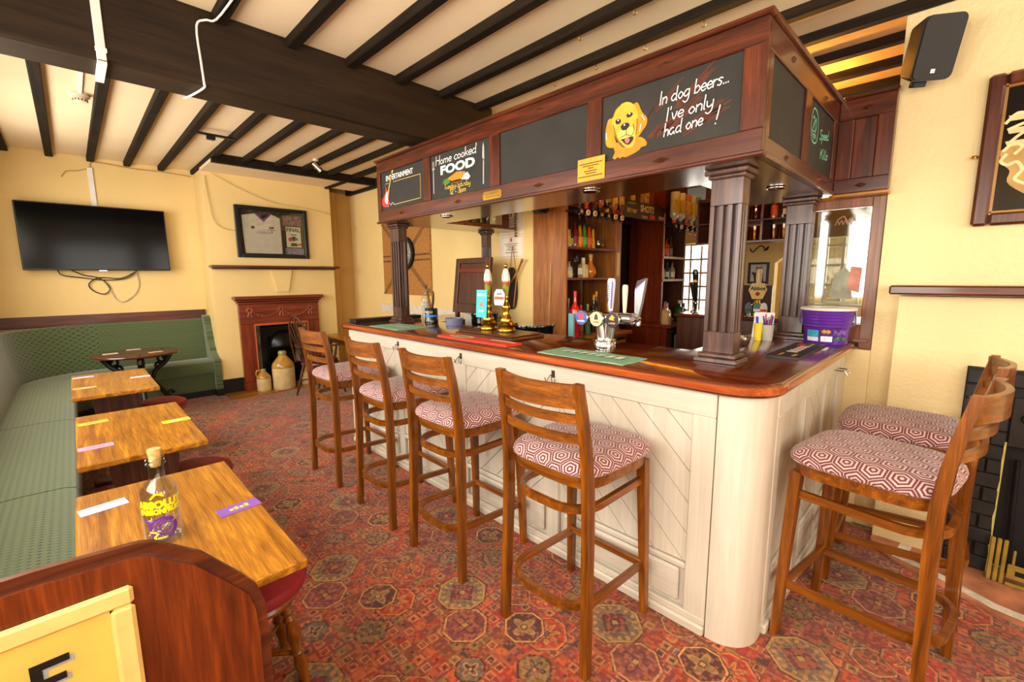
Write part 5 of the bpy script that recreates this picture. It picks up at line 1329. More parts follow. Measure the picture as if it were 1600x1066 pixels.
m = MB(); 
for s in (0,): m.tube(smooth([(.13*math.cos(A0+1.4), .13*math.sin(A0+1.4), .19), (.15*math.cos(A0+1.0), .15*math.sin(A0+1.0), .12), (.15*math.cos(A0+.2), .15*math.sin(A0+.2), .11), (.15*math.cos(A0-1), .15*math.sin(A0-1), .12), (.13*math.cos(A0-1.4), .13*math.sin(A0-1.4), .19)]), .003, 6)
m.build('bail_handle', PUR, pu, False, True)
# ------------------------------------------------------------------ on the low tables
bt = thing('corked_bottle', 'clear glass bottle with cork and yellow lettering holding wire lights', 'bottle', (.128, 1.69, .7405))
MB().lathe([(0, 0), (.042, 0), (.047, .006), (.048, .02), (.048, .15), (.046, .168), (.036, .188), (.023, .2), (.0195, .21), (.0195, .245), (.025, .247), (.0255, .252), (.022, .256), (.025, .259), (.0255, .264), (.022, .268), (.018, .268), (.016, .262), (.016, .205), (.034, .182), (.044, .165), (.0455, .15), (.0455, .012), (.04, .008), (0, .008)], 36).build('glass', glass('bottle_glass', (244, 246, 246), .02, .05), bt, False, True)
MB().lathe([(0, .24), (.013, .24), (.0155, .27), (.0175, .29), (.0175, .295), (0, .295)], 20).build('cork', plain((206, 164, 100), .8, var=.2, vs=60), bt, False, True)
def on_bottle(mb, r=.0488):
    # wrap flat art (x sideways, y up) round the glass, centred on the side facing the camera
    A = math.radians(262); out = MB(); out.f = mb.f
    out.v = [Vector((r*math.cos(A+v.x/r), r*math.sin(A+v.x/r), v.y)) for v in mb.v]; return out
yb = plain((236, 226, 20), .4, var=0)
on_bottle(text_mb('ABSOLUT', .03, Matrix.Translation((0, .134, 0)), bold=.0022, sx=.95)).build('lettering', yb, bt, False)
on_bottle(text_mb('PASSIONFRUIT', .021, Matrix.Translation((0, .112, 0)), bold=.0016, sx=.82)).build('lettering', yb, bt, False)
vb = plain((104, 44, 150), .4, var=0); m = MB()
for r, w, cx, cy in ((.034, .008, .004, .058), (.024, .005, .008, .06), (.015, .004, .01, .062)): m.stroke([(cx+r*math.cos(a*.35), cy+r*.95*math.sin(a*.35)) for a in range(2, 20)], w)
m.stroke([(-.03, .075), (-.042, .09)], .008); on_bottle(m).build('swirl', vb, bt, False)
for P_ in ([(-.03, .05), (-.01, .045), (-.02, .03), (.01, .028)], [(-.02, .155), (-.005, .168), (.012, .16)]): m = MB(); m.stroke(smooth(P_), .0055); on_bottle(m).build('leaf', yb, bt, False)
m = MB(); random.seed(3); P = [(.0, 0, .24)]
for i in range(60): a = i*1.9; r = .02+.02*random.random(); P.append((r*math.cos(a), r*math.sin(a), .012+.06*random.random()*(1 if i > 10 else 2.2)))
m.tube(smooth(P, 3), .0007, 4); m.build('wire_lights', M_chrome, bt, False)
def beermat(x, y, z, rot, col, label, w=.13, h=.065, grp='beer mats on the tables', txt=None):
    t = thing('beer_mat', label, 'beer mat', (x, y, z), rot, grp)
    MB().box(-w/2, -h/2, .0004, w/2, h/2, .0024, .0008).build('card', plain(col, .5, var=.03), t, False)
    m = MB()
    for i in range(4): m.flatpoly([(-.03+.016*i, -.012), (-.018+.016*i, -.012), (-.018+.016*i, .006+.006*(i % 2)), (-.03+.016*i, .006+.006*(i % 2))], .0028)
    m.build('print', plain(txt or (236, 226, 200), .5), t, False); return t
beermat(.002, 2.09, .74, .15, (214, 192, 226), 'pale lilac beer mat beside the corked bottle near the bench')
beermat(.345, 1.745, .74, .1, (132, 84, 176), 'purple beer mat with yellow print on the table with the bottle', txt=(236, 206, 70))
beermat(.01, 3.41, .74, .1, (214, 170, 50), 'yellow beer mat at the bench side of the middle table', txt=(190, 130, 90)); beermat(.352, 3.125, .74, .05, (228, 200, 50), 'yellow beer mat at the open side of the middle table'); beermat(.006, 2.895, .74, .05, (200, 140, 170), 'dusky pink beer mat on the corner of the middle table', txt=(176, 120, 150))
beermat(-.005, 5.09, .74, .1, (214, 180, 206), 'lilac beer mat at the bench corner of the third table'); beermat(.335, 4.78, .74, .0, (216, 190, 210), 'lilac beer mat at the open side of the third table'); beermat(-.005, 4.575, .74, .05, (222, 170, 90), 'orange beer mat on the third table beside the bench')
beermat(.23, 6.5, .742, .1, (236, 214, 190), 'white beer mat on the rim of the round iron table'); beermat(.44, 6.7, .742, .0, (236, 200, 190), 'pinkish beer mat at the bench side of the round table'); beermat(.6, 6.3, .742, .2, (226, 170, 130), 'tan beer mat toward the fireplace on the round table')
# ------------------------------------------------------------------ behind the bar
PN = WD['pine', 'z']; DX, DZ = WD['dark', 'x'], WD['dark', 'z']; RX_, RZ_ = WD['red', 'x'], WD['red', 'z']
u1 = thing('back_bar_shelves', 'tall pine sided back bar shelf unit beside the certificates', 'shelving', (3.85, 2.9, 0))
MB().box(3.355, 2.69, .971, 3.379, 3.115, 2.97, .002).build('side_panel', PN, u1)
MB().box(4.2, 2.69, .971, 4.3, 3.115, 2.97, .003).build('side_panel', PN, u1)
MB().box(3.379, 3.1, .971, 4.2, 3.115, 2.97).build('back_panel', plain((92, 44, 20), .6, var=.2), u1)
for z in (1.515, 1.81, 2.2): MB().box(3.379, 2.69, z, 4.2, 3.1, z+.022, .002).build('shelf', RX_, u1)
MB().box(3.64, 2.72, .971, 3.65, 3.1, 1.515).build('divider', DZ, u1)
MB().box(3.26, 2.53, .93, 4.32, 3.115, .97, .008).build('worktop', WD['oak', 'x'], u1)
MB().box(3.3, 2.6, 0, 4.3, 3.115, .93).build('base_cabinet', PN, u1)
MB().box(3.62, 2.585, .05, 4.26, 2.6, .9).build('glass_door', plain((20, 18, 18), .1, coat=.5), u1); MB().box(3.66, 2.57, .84, 4.24, 2.586, .87, .004).build('door_rail', WD['oak', 'x'], u1)
MB().tube([(3.352, 2.9, 1.0), (3.352, 2.88, 1.3), (3.352, 2.87, 1.68)], 0, flat=(.012, .026, (1, 0, 0))).build('conduit', plain((178, 140, 96), .5), u1)
u2 = thing('spirit_shelves', 'dark red wood shelf unit with pale edged shelves beyond the passage', 'shelving', (5.55, 2.9, 0))
MB().box(5.25, 2.69, .971, 5.275, 3.16, 2.97).build('side_panel', RZ_, u2); MB().box(5.815, 2.69, .971, 5.84, 3.05, 2.97).build('side_panel', DZ, u2)
MB().box(5.275, 3.03, .971, 5.815, 3.05, 2.97).build('back_panel', plain((96, 58, 30), .6, var=.2), u2)
for z in (1.485, 1.765): 
    MB().box(5.275, 2.69, z, 5.815, 3.03, z+.022).build('shelf', DX, u2); MB().box(5.24, 2.683, z-.002, 5.845, 2.69, z+.026).build('shelf_edge', plain((206, 176, 140), .5), u2)
MB().box(5.24, 2.683, .971, 5.255, 2.69, 2.3).build('edge_strip', plain((190, 150, 110), .5), u2); MB().box(5.835, 2.683, .971, 5.85, 2.69, 2.3).build('edge_strip', plain((190, 150, 110), .5), u2)
MB().box(5.0, 2.43, .93, 5.92, 3.05, .97, .008).build('worktop', WD['red', 'x'], u2); MB().box(5.03, 2.5, 0, 5.9, 3.05, .93).build('base_cabinet', RZ_, u2)
MB().box(5.12, 2.47, .1, 5.82, 2.5, .88, .004).build('fridge_door', plain((40, 34, 28), .15, coat=.5), u2)
m = MB()
for b in ((5.2, 2.464, .2, 5.22, 2.471, .82), (5.74, 2.464, .2, 5.76, 2.471, .82), (5.2, 2.464, .82, 5.76, 2.471, .84)): m.box(*b)
m.build('door_trim', plain((176, 150, 96), .4), u2); MB().box(5.1, 2.44, .88, 5.84, 2.5, .91, .004).build('door_handle', M_iron, u2)
ln = thing('passage_lintel', 'dark board lintel advertising shots over the back bar passage', 'sign', (4.77, 2.7, 2.19))
MB().box(4.301, 2.69, 2.19, 5.249, 2.73, 2.36).build('board', plain((58, 42, 22), .6, var=.1), ln)
MB().box(4.301, 2.73, 2.36, 5.249, 3.05, 2.385).build('shelf', DX, ln); MB().box(4.301, 3.05, 2.19, 5.249, 3.07, 2.97).build('back', DZ, ln)
Msg = face_negy(4.77, 2.6893, 2.275)
text_mb('SHOTS', .1, Msg @ Matrix.Translation((.06, .03, 0)), bold=.004).build('lettering', plain((214, 190, 96), .5), ln)
scrib(5, .07, Msg @ Matrix.Translation((-.27, -.01, 0)), shear=.2, bold=.002).build('lettering', plain((206, 170, 40), .5), ln)
scrib(4, .055, Msg @ Matrix.Translation((.0, -.055, 0)), shear=.3).build('lettering', plain((206, 160, 60), .5), ln)
MB(Msg).flatpoly([(.13, -.07), (.24, -.07), (.24, -.02), (.13, -.02)], .0002).build('print', plain((190, 40, 24), .5), ln)
MB(Msg).flatpoly([(.33, -.06), (.46, -.06), (.46, -.02), (.33, -.02)], .0002).build('print', plain((200, 150, 130), .5, var=.5, vs=60), ln); MB(Msg).flatpoly([(-.36, .06), (-.2, .06), (-.2, .082), (-.36, .082)], .0002).build('print', plain((90, 150, 60), .5), ln)
random.seed(11)
for i, c in enumerate(((214, 160, 30), (120, 80, 30), (206, 170, 60), (90, 50, 20), (200, 150, 40), (214, 180, 70), (140, 60, 30))):
    x = 4.36+i*.105; h = .15+.05*((i*3) % 4)/3
    tag(MB().box(x, 2.74, 2.3855, x+.075, 2.84, 2.3855+h, .003).build('gift_box', plain(c, .35, var=.3, vs=20)), ('yellow', 'brown', 'pale gold', 'dark brown', 'amber', 'straw coloured', 'rust red')[i]+' boxed spirit carton on the shelf over the passage', 'box', 'cartons over the passage')
tag(MB().box(4.218, 2.6865, 1.55, 4.275, 2.689, 1.80).build('paper_list', plain((222, 190, 120), .7)), 'narrow yellowed paper list pinned to the back bar post', 'note')
# bottles
def bottle(x, y, z, r, h, glassc, label, cap=(40, 30, 24), lab=None, kind='round', grp='bottles on the back bar', neck=.3, clear=False, band=(.2, .62)):
    t = thing('bottle', label, 'bottle', (x, y, z+.0008), 0, grp)
    nk = h*neck; sh = h-nk
    mat = M_glass if clear else plain(glassc, .08, coat=.6, var=.08)
    if kind == 'square':
        m = MB(); q = r*.92; rg = []
        for k_, zz in ((.96, 0), (1, .006), (1, sh*.86), (.8, sh*.95), (.36, sh), (.34, h*.94), (.4, h*.95)): rg.append([(q*k_*a, q*k_*b, zz) for a, b in ((1, .8), (.8, 1), (-.8, 1), (-1, .8), (-1, -.8), (-.8, -1), (.8, -1), (1, -.8))])
        m.rings(rg)
    elif kind == 'bulb': m = MB().lathe([(0, 0), (r*.55, 0), (r*.95, h*.12), (r, h*.25), (r*.9, h*.4), (r*.45, h*.58), (r*.32, h*.68), (r*.3, h*.92), (r*.36, h*.94), (0, h*.94)], 20)
    elif kind == 'cone': m = MB().lathe([(0, 0), (r, 0), (r*.9, h*.3), (r*.55, h*.7), (r*.35, h*.92), (0, h*.93)], 16)
    else: m = MB().lathe([(0, 0), (r*.96, 0), (r, .006), (r, sh*.82), (r*.85, sh*.92), (r*.42, sh*1.04), (r*.33, sh*1.1), (r*.33, h*.94), (0, h*.94)], 16)
    m.build('glass', mat, t, False, True)
    MB().lathe([(0, h*.86), (r*.37, h*.86), (r*.39, h*.99), (r*.36, h), (0, h)], 12).build('cap', plain(cap, .35), t, False, True)
    if lab:
        if kind == 'square': MB().box(-r*.7, -r*.93-.001, sh*band[0], r*.7, -r*.93, sh*band[1]).build('label', plain(lab, .5, var=.12, vs=50), t, False)
        else:
            m = MB(); V = []; F = []; rr = r*1.012
            if kind == 'bulb': rr = r*1.02
            for i in range(9):
                a = PI*1.02+i*PI*.9/8
                for f in band: V.append((rr*math.cos(a), rr*math.sin(a), sh*f))
            for i in range(8): F.append([2*i, 2*i+2, 2*i+3, 2*i+1])
            m.add(V, F).build('label', plain(lab, .5, var=.12, vs=50), t, False)
    return t
def optic(x, y, z, r, h, col, label, cap, lab, disc):
    """an upturned bottle in a wall measure"""
    t = thing('optic_bottle', label, 'bottle', (x, y, z), 0, 'upturned spirit bottles in optics')
    MB().lathe([(0, 0), (r*.3, 0), (r*.34, h*.05), (r*.5, h*.09), (r*.92, h*.17), (r, h*.22), (r, h*.97), (r*.94, h), (0, h)], 16).build('glass', plain(col, .06, coat=.7, var=.1), t, False, True)
    V = []; F = []; m = MB()
    for i in range(9):
        a = PI*1.02+i*PI*.9/8
        for f in (.3, .75): V.append((r*1.015*math.cos(a), r*1.015*math.sin(a), h*f))
    for i in range(8): F.append([2*i, 2*i+2, 2*i+3, 2*i+1])
    m.add(V, F).build('label', plain(lab, .4, var=.15, vs=50), t, False)
    MB().lathe([(0, -.02), (r*.5, -.02), (r*.55, 0), (r*.5, .012), (0, .012)], 12).build('cap', plain(cap, .4), t, False, True)
    MB().lathe([(0, -.12), (.006, -.12), (.007, -.09), (.018, -.08), (.02, -.03), (.014, -.02), (0, -.02)], 12).build('measure', M_blackgloss, t, False, True)
    Md_ = M_at((-.006, -.026, -.055), (1, -.25, 0), (0, 0, 1))
    MB(Md_).lathe([(0, 0), (.026, 0), (.026, .004), (.022, .006), (0, .006)], 18).build('price_disc', plain((232, 212, 170) if disc else (40, 36, 34), .4), t, False, True)
    MB(Md_).lathe([(0, .0061), (.015, .0061), (.013, .007), (0, .007)], 12).build('disc_centre', plain((196, 140, 60), .4), t, False)
    MB().box(-.012, .0, -.06, .012, .06, -.03).build('bracket', M_iron, t, False)
    return t
OPT = [(3.40, (150, 80, 20), (30, 26, 24), (214, 170, 90), 0, 'amber whisky'), (3.50, (206, 120, 26), (180, 30, 26), (226, 190, 120), 1, 'bright amber'), (3.61, (96, 44, 16), (40, 30, 24), (206, 110, 40), 1, 'dark rum'), (3.72, (176, 96, 22), (30, 26, 24), (190, 90, 30), 0, 'copper toned'),
       (3.84, (66, 30, 16), (200, 160, 40), (200, 150, 60), 0, 'very dark brown'), (3.96, (196, 120, 30), (170, 30, 30), (222, 186, 60), 1, 'golden'), (4.08, (120, 50, 20), (150, 20, 24), (206, 170, 60), 1, 'red brown')]
rail_ = tag(MB().box(3.30, 2.635, 2.135, 4.2, 2.665, 2.155, .003).build('optic_rail', M_iron), 'black metal rail holding the amber spirit optics', 'rail')
MB().box(3.5, 2.665, 2.13, 3.53, 2.69, 2.16).box(4.1, 2.665, 2.13, 4.13, 2.69, 2.16).build('bracket', M_iron, rail_)
for x, c, cp, lb_, d, nm in OPT: optic(x, 2.575, 2.19, .038, .25, c, nm+' upturned spirit bottle on the optic rail by the pine panel', cp, lb_, d)
rail2 = tag(MB().box(5.2, 2.635, 2.15, 5.95, 2.665, 2.17, .003).build('optic_rail', M_iron), 'black metal rail holding the pale spirit optics by the passage', 'rail'); MB().box(5.3, 2.665, 2.145, 5.33, 2.683, 2.175).box(5.7, 2.665, 2.145, 5.73, 2.683, 2.175).build('bracket', M_iron, rail2)
for x, c, cp, lb_, d, nm in ((5.27, (206, 196, 150), (190, 30, 34), (226, 186, 40), 0, 'clear yellow labelled'), (5.42, (212, 206, 180), (60, 90, 120), (220, 170, 60), 1, 'clear gold labelled'), (5.57, (196, 120, 90), (200, 60, 40), (214, 170, 80), 0, 'pale red'), (5.72, (206, 200, 160), (206, 150, 30), (216, 180, 40), 0, 'straw coloured'), (5.87, (110, 160, 150), (50, 120, 120), (220, 220, 210), 1, 'blue green')):
    optic(x, 2.575, 2.2, .055, .34, c, nm+' upturned spirit bottle on the optic rail by the passage', cp, lb_, d)
# top shelf row (unit 1), z = 1.832
S1, S2, S0 = 1.832, 1.537, .97
for x, r, h, c, cp, lb_, kd, nm in ((3.455, .04, .25, (206, 180, 120), (150, 30, 30), (226, 170, 60), 'square', 'yellow labelled square'), (3.53, .03, .2, (40, 36, 30), (36, 30, 28), (150, 170, 60), 'round', 'black with lime label'), (3.6, .034, .25, (110, 20, 24), (30, 26, 26), (140, 30, 30), 'round', 'dark red liqueur'),
     (3.675, .036, .24, (220, 110, 20), (40, 34, 34), (236, 140, 30), 'cone', 'orange liqueur'), (3.75, .036, .24, (50, 140, 36), (40, 34, 34), (90, 170, 50), 'cone', 'green liqueur'), (3.83, .036, .24, (206, 60, 24), (40, 34, 34), (226, 90, 40), 'cone', 'scarlet liqueur'), (3.9, .026, .22, (226, 170, 30), (40, 34, 34), None, 'cone', 'thin yellow liqueur')):
    bottle(x, 2.78, S1, r, h, c, nm+' bottle on the top back bar shelf', cp, lb_, kd)
tag(MB().lathe([(0, 0), (.04, .004), (.056, .03), (.06, .06), (.052, .1), (.046, .11), (.044, .108), (.05, .06), (.046, .03), (0, .01)], 20, (4.03, 2.8, S1+.001)).build('brandy_glass', M_glass, smooth=True), 'empty round brandy glass on the top back bar shelf', 'glass')
for x, r, h, c, cp, lb_, kd, nm, cl in ((3.45, .03, .25, (196, 160, 100), (190, 140, 60), (206, 190, 150), 'cone', 'tall slim pale', 0), (3.525, .036, .16, (200, 190, 170), (150, 120, 90), (226, 206, 160), 'round', 'short cream labelled', 0), (3.64, .055, .22, (214, 214, 210), (40, 36, 34), (232, 220, 190), 'square', 'clear square gin', 1), (3.755, .045, .2, (222, 200, 150), (226, 220, 206), (224, 196, 140), 'square', 'boxed cream', 0), (3.88, .06, .24, (196, 110, 30), (206, 160, 60), None, 'bulb', 'round amber decanter', 0)):
    bottle(x, 2.79, S2, r, h, c, nm+' bottle on the middle back bar shelf', cp, lb_, kd, clear=bool(cl))
for x, y, r, h, c, cp, lb_, kd, nm in ((3.46, 2.66, .045, .44, (206, 30, 34), (206, 30, 34), None, 'round', 'tall bright red'), (3.6, 2.85, .03, .36, (120, 110, 100), (170, 150, 140), (90, 80, 70), 'round', 'grey glass'), (3.58, 2.68, .03, .3, (110, 40, 30), (200, 50, 50), (140, 60, 50), 'round', 'small red capped'), (3.72, 2.7, .032, .3, (60, 110, 60), (110, 150, 90), (70, 100, 60), 'round', 'small green'),
      (3.8, 2.85, .035, .4, (50, 34, 34), (150, 50, 90), (200, 180, 170), 'round', 'pink capped dark'), (3.88, 2.74, .037, .39, (30, 22, 18), (220, 140, 20), (40, 30, 26), 'round', 'orange foiled wine'), (3.98, 2.78, .037, .42, (30, 22, 18), (226, 150, 26), (40, 30, 26), 'round', 'tall orange foiled wine'), (4.08, 2.7, .035, .3, (190, 120, 50), (206, 160, 80), (206, 170, 100), 'round', 'honey coloured')):
    bottle(x, y, S0, r, h, c, nm+' bottle on the back bar worktop', cp, lb_, kd)
tag(MB().box(3.36, 2.6, .9708, 3.38, 2.66, 1.2).build('menu_card', plain((120, 190, 200), .4)), 'pale blue card standing beside the bright red bottle', 'card')
for i, (x, r, h, c, cp, lb_, nm) in enumerate(((5.33, .035, .24, (190, 60, 30), (40, 30, 24), (226, 120, 50), 'orange red'), (5.44, .035, .24, (170, 50, 30), (40, 30, 24), (220, 100, 60), 'deep red'), (5.55, .03, .26, (60, 50, 46), (40, 40, 44), (120, 110, 110), 'black'))): bottle(x, 2.75, 1.787, r, h, c, nm+' bottle on the upper passage shelf', cp, lb_)
for i, (x, r, h, c, cp, lb_, nm) in enumerate(((5.35, .04, .2, (190, 180, 150), (40, 36, 30), (230, 196, 60), 'yellow diamond labelled'), (5.48, .035, .22, (40, 44, 50), (30, 30, 30), (200, 200, 200), 'black and white labelled'), (5.62, .038, .22, (150, 130, 110), (90, 40, 36), (222, 210, 190), 'pale labelled'))): bottle(x, 2.75, 1.507, r, h, c, nm+' bottle on the lower passage shelf', cp, lb_)
for i, (x, y, r, h, c, cp, lb_, kd, nm) in enumerate(((5.14, 2.56, .05, .22, (206, 170, 120), (190, 40, 40), (206, 170, 120), 'square', 'boxed cream'), (5.26, 2.62, .045, .25, (196, 190, 180), (120, 110, 100), (222, 150, 180), 'square', 'clear pink labelled'), (5.37, 2.7, .05, .26, (176, 150, 90), (160, 60, 40), (214, 180, 100), 'round', 'gold'), (5.53, 2.58, .055, .27, (20, 70, 36), (226, 220, 200), (226, 214, 180), 'square', 'dark green'), (5.68, 2.6, .045, .23, (30, 34, 30), (150, 40, 50), (60, 60, 60), 'square', 'black square'))): bottle(x, y, S0, r, h, c, nm+' bottle on the worktop beyond the passage', cp, lb_, kd)
# small black speaker / camera over the certificates
sp_ = thing('corner_speaker', 'small black round speaker high on the pine panel under the canopy', 'speaker', (3.2, 2.85, 2.2)); MB().box(3.12, 2.78, 2.13, 3.24, 2.94, 2.24, .03).build('casing', M_black, sp_, smooth=True); MB(face_negx(3.1195, 2.85, 2.185)).flatpoly([(-.02, .02), (.03, .02), (.01, -.02)], .0005).build('badge', plain((206, 140, 60), .4), sp_); MB().box(3.17, 2.84, 2.24, 3.19, 2.88, 2.26).build('bracket', M_iron, sp_)

# ------------------------------------------------------------------ second bar, beyond
b2_ = thing('rear_bar', 'second wooden bar facing the room beyond with beer pumps', 'bar', (5.4, 1.4, 0))
MB().box(5.05, .5, 0, 5.7, 2.38, 1.08).build('cabinet', WD['dark', 'z'], b2_); MB().box(5.0, .4, 1.08, 5.75, 2.4, 1.12, .01).build('worktop', M_top, b2_)
def tall_tap(x, y, h, col, label, band=None):
    t = thing('tall_tap', label, 'beer tap', (x, y, 1.121), 0, 'tall taps on the second bar')
    MB().lathe([(0, 0), (.035, 0), (.036, .012), (.016, .02), (.014, .1), (.02, .11), (.02, .13), (.012, .14), (0, .14)], 18).build('column', M_chrome, t, False, True)
    m = MB(); rg = []
    for f, k_ in ((0, .5), (.2, .7), (.8, 1.1), (.93, 1.05), (1, .6)):
        z = .14+(h-.14)*f; rg.append([(-.06*f+.02*k_*math.cos(a*PI/6), .03*k_*math.sin(a*PI/6), z) for a in range(12)])
    m.rings(rg); m.build('handle', plain(col, .25, coat=.4), t, False, True)
    if band: MB().lathe([(.026, 0), (.028, .002), (.028, .028), (.026, .03)], 14, (-.035, 0, .14+(h-.14)*.6)).build('band', M_gold, t, False, True)
    return t
tall_tap(5.06, 2.17, .50, (24, 28, 26), 'tall black tap with gold band on the second bar', True); tall_tap(5.12, 1.99, .42, (120, 120, 124), 'tall grey tap on the second bar'); tall_tap(5.12, 1.9, .37, (190, 180, 170), 'shorter silver tap on the second bar'); tall_tap(5.3, 2.3, .36, (70, 40, 30), 'brown tap at the end of the second bar')
ab = thing('wooden_hand_pump', 'pale wooden hand pump with shield clip on the second bar', 'beer pump', (5.4, 1.635, 1.121))
MB().lathe([(0, 0), (.06, 0), (.06, .09), (.05, .11), (.03, .12), (.022, .16), (.03, .17), (.02, .19), (0, .19)], 20).build('brass_body', M_brass, ab, False, True)
MB().lathe([(0, .19), (.016, .19), (.02, .3), (.03, .4), (.03, .46), (.02, .5), (0, .505)], 18).build('handle', plain((226, 196, 140), .35), ab, False, True)
Ma = M_at((-.075, -.02, .275), (.45, -.89, 0), (0, 0, 1))
sc_ = MB(Ma).prism([(-.09, 0), (-.05, -.1), (.05, -.1), (.09, 0), (.06, .07), (-.06, .07)], 0, .006).build('shield', plain((226, 200, 130), .4), ab, False)
text_mb('Abbot', .058, Ma @ Matrix.Translation((0, .012, .0066)), bold=.002).build('print', M_black, sc_, False); MB(Ma).flatpoly(arc(0, -.045, .022, 0, 2*PI, 14)[:-1], .0066).build('print', plain((176, 30, 24), .4), sc_, False)
MB().box(-.07, -.02, .25, -.01, .0, .27).build('clip_bracket', M_brass, ab, False)
for y, c, cc, nm in ((1.6, (70, 76, 86), (40, 44, 52), 'grey'), (1.52, (60, 120, 100), (226, 226, 220), 'green'), (1.455, (226, 222, 214), (206, 40, 30), 'white and red')):
    t = thing('tap_badge', nm+' oval keg badge standing on the edge of the second bar', 'badge', (5.03, y, 1.121), 0, 'keg badges on the second bar')
    MB().lathe([(0, 0), (.03, 0), (.03, .01), (.012, .014), (.012, .03), (0, .03)], 14).build('foot', M_chrome, t, False, True)
    Mk = M_at((-.012, 0, .09), (.3, -.95, 0), (0, 0, 1)); MB(Mk).flatpoly([(.034*math.cos(a*PI/10), .062*math.sin(a*PI/10)) for a in range(20)], .003).prism([(.034*math.cos(a*PI/10), .062*math.sin(a*PI/10)) for a in range(20)], -.006, .002).build('oval', plain(c, .3), t, False)
    MB(Mk).flatpoly([(-.026, -.03), (.026, -.03), (.03, -.004), (-.03, -.004)], .0036).build('print', plain(cc, .4), t, False)
tb_ = thing('drip_tray', 'yellow and steel drip tray lying on the inner bar top', 'tray', (4.3, 1.28, .905))
# it rests on a low service shelf linking the two bars
sv = thing('service_station', 'low steel service counter between the two bars', 'counter', (4.3, 1.2, 0)); MB().box(3.6, .95, .86, 4.95, 1.45, .9, .004).build('top', plain((170, 166, 160), .25, .8), sv); MB().box(3.65, 1.0, 0, 4.9, 1.4, .86).build('body', DZ, sv)
MB().box(3.9, 1.1, .9012, 4.6, 1.4, .94, .01).build('tray', M_chrome, tb_); MB().box(3.92, 1.12, .94, 4.58, 1.38, .965, .008).build('cloth', plain((226, 196, 80), .8, var=.2), tb_)
# hanging glass rack above the second bar
gr = thing('glass_rack', 'dark wood two tier hanging rack of glasses over the second bar', 'rack', (5.1, 1.8, 1.88))
RK = WD['mah', 'y']
MB().box(4.95, 1.18, 1.88, 5.3, 2.16, 1.9, .003).build('shelf', RK, gr); MB().box(4.95, 1.18, 2.09, 5.3, 2.16, 2.105, .003).build('shelf', RK, gr); MB().box(4.95, 1.18, 2.32, 5.3, 2.16, 2.36, .003).build('top', RK, gr)
MB().box(5.28, 1.18, 1.9, 5.3, 2.16, 2.32).build('back', plain((150, 104, 52), .5, var=.15), gr)
for y in (1.18, 1.5, 1.83, 2.14): MB().box(4.95, y, 1.9, 5.28, y+.02, 2.32).build('upright', RK, gr)
for y in (1.3, 2.1): MB().box(5.1, y, 2.36, 5.14, y+.04, 2.68 if False else 2.97).build('hanger', RK, gr)
tum = MB().lathe([(0, 0), (.032, 0), (.034, .004), (.042, .145), (.04, .145), (.032, .012), (0, .01)], 14).mesh('tumbler', True); tum.materials.append(M_glassamber)
n = 0
for z in (1.9008, 2.1058):
    for y in [1.235+.088*i for i in range(11)]:
        if min(abs(y-u-.01) for u in (1.18, 1.5, 1.83, 2.14)) < .052: continue
        if z > 2 and y < 1.5: continue
        o = bpy.data.objects.new('tumbler', tum); COL.objects.link(o); o.location = (5.03, y, z); tag(o, 'upright pint glass on the '+('lower' if z < 2 else 'upper')+' tier of the hanging rack', 'glass', 'pint glasses on the '+('lower' if z < 2 else 'upper')+' rack tier')
for i, y in enumerate((1.26, 1.34, 1.42)): bottle(5.02, y, 2.1055, .035, .19, ((226, 206, 170), (40, 30, 30), (190, 70, 40))[i], ('cream', 'black', 'orange')[i]+' labelled bottle on the hanging glass rack', (30, 26, 24), ((226, 210, 180), (220, 200, 170), (200, 80, 40))[i])
# glasses in the canopy's far rack
tum2 = MB().lathe([(0, 0), (.026, 0), (.028, .004), (.034, .12), (.032, .12), (.026, .01), (0, .008)], 12).mesh('tumbler', True); tum2.materials.append(M_glass)
for i in range(8):
    o = bpy.data.objects.new('tumbler', tum2); COL.objects.link(o); o.location = (2.48+.085*i, KYF-KW+.09, KZ0+.0208); tag(o, 'small clear tumbler on the shelf inside the canopy over the harp tap', 'glass', 'tumblers in the canopy shelf')
# picture and wall light beyond
pcr = thing('cat_picture', 'small black framed portrait of a suited cat on the wall beyond', 'picture', (7.0, 2.13, 1.58))
m = MB(face_negx(6.999, 2.13, 1.585))
for b in ((-.135, -.15, 0, -.105, .15, .02), (.105, -.15, 0, .135, .15, .02), (-.105, -.15, 0, .105, -.12, .02), (-.105, .12, 0, .105, .15, .02)): m.box(*b)
m.build('frame', M_black, pcr); Mq = face_negx(6.998, 2.13, 1.585); MB(Mq).flatpoly([(-.105, -.12), (.105, -.12), (.105, .12), (-.105, .12)]).build('paper', plain((214, 204, 196), .6), pcr)
m = MB(Mq); m.flatpoly([(-.05, -.12), (.07, -.12), (.06, .0), (.03, .03), (-.02, .03), (-.05, .0), (-.08, .02), (-.09, .0), (-.06, -.04)], .001); m.build('figure', plain((52, 44, 44), .6), pcr)
m = MB(Mq); m.flatpoly([(-.03, .03), (.04, .03), (.045, .07), (.04, .1), (.025, .08), (-.015, .08), (-.03, .1), (-.035, .07)], .0014); m.build('head', plain((130, 104, 76), .6), pcr)
wl = tag(MB(face_negx(6.99, 2.1, 1.93)).tube(smooth([(-.16, 0, 0), (-.12, -.05, 0), (-.05, .02, 0), (.0, .03, 0), (.05, -.03, 0), (.08, .02, 0), (.02, -.04, 0)]), .008, 6).build('wall_ornament', M_iron, smooth=True), 'scrolled black iron ornament on the wall above the cat portrait', 'ornament')
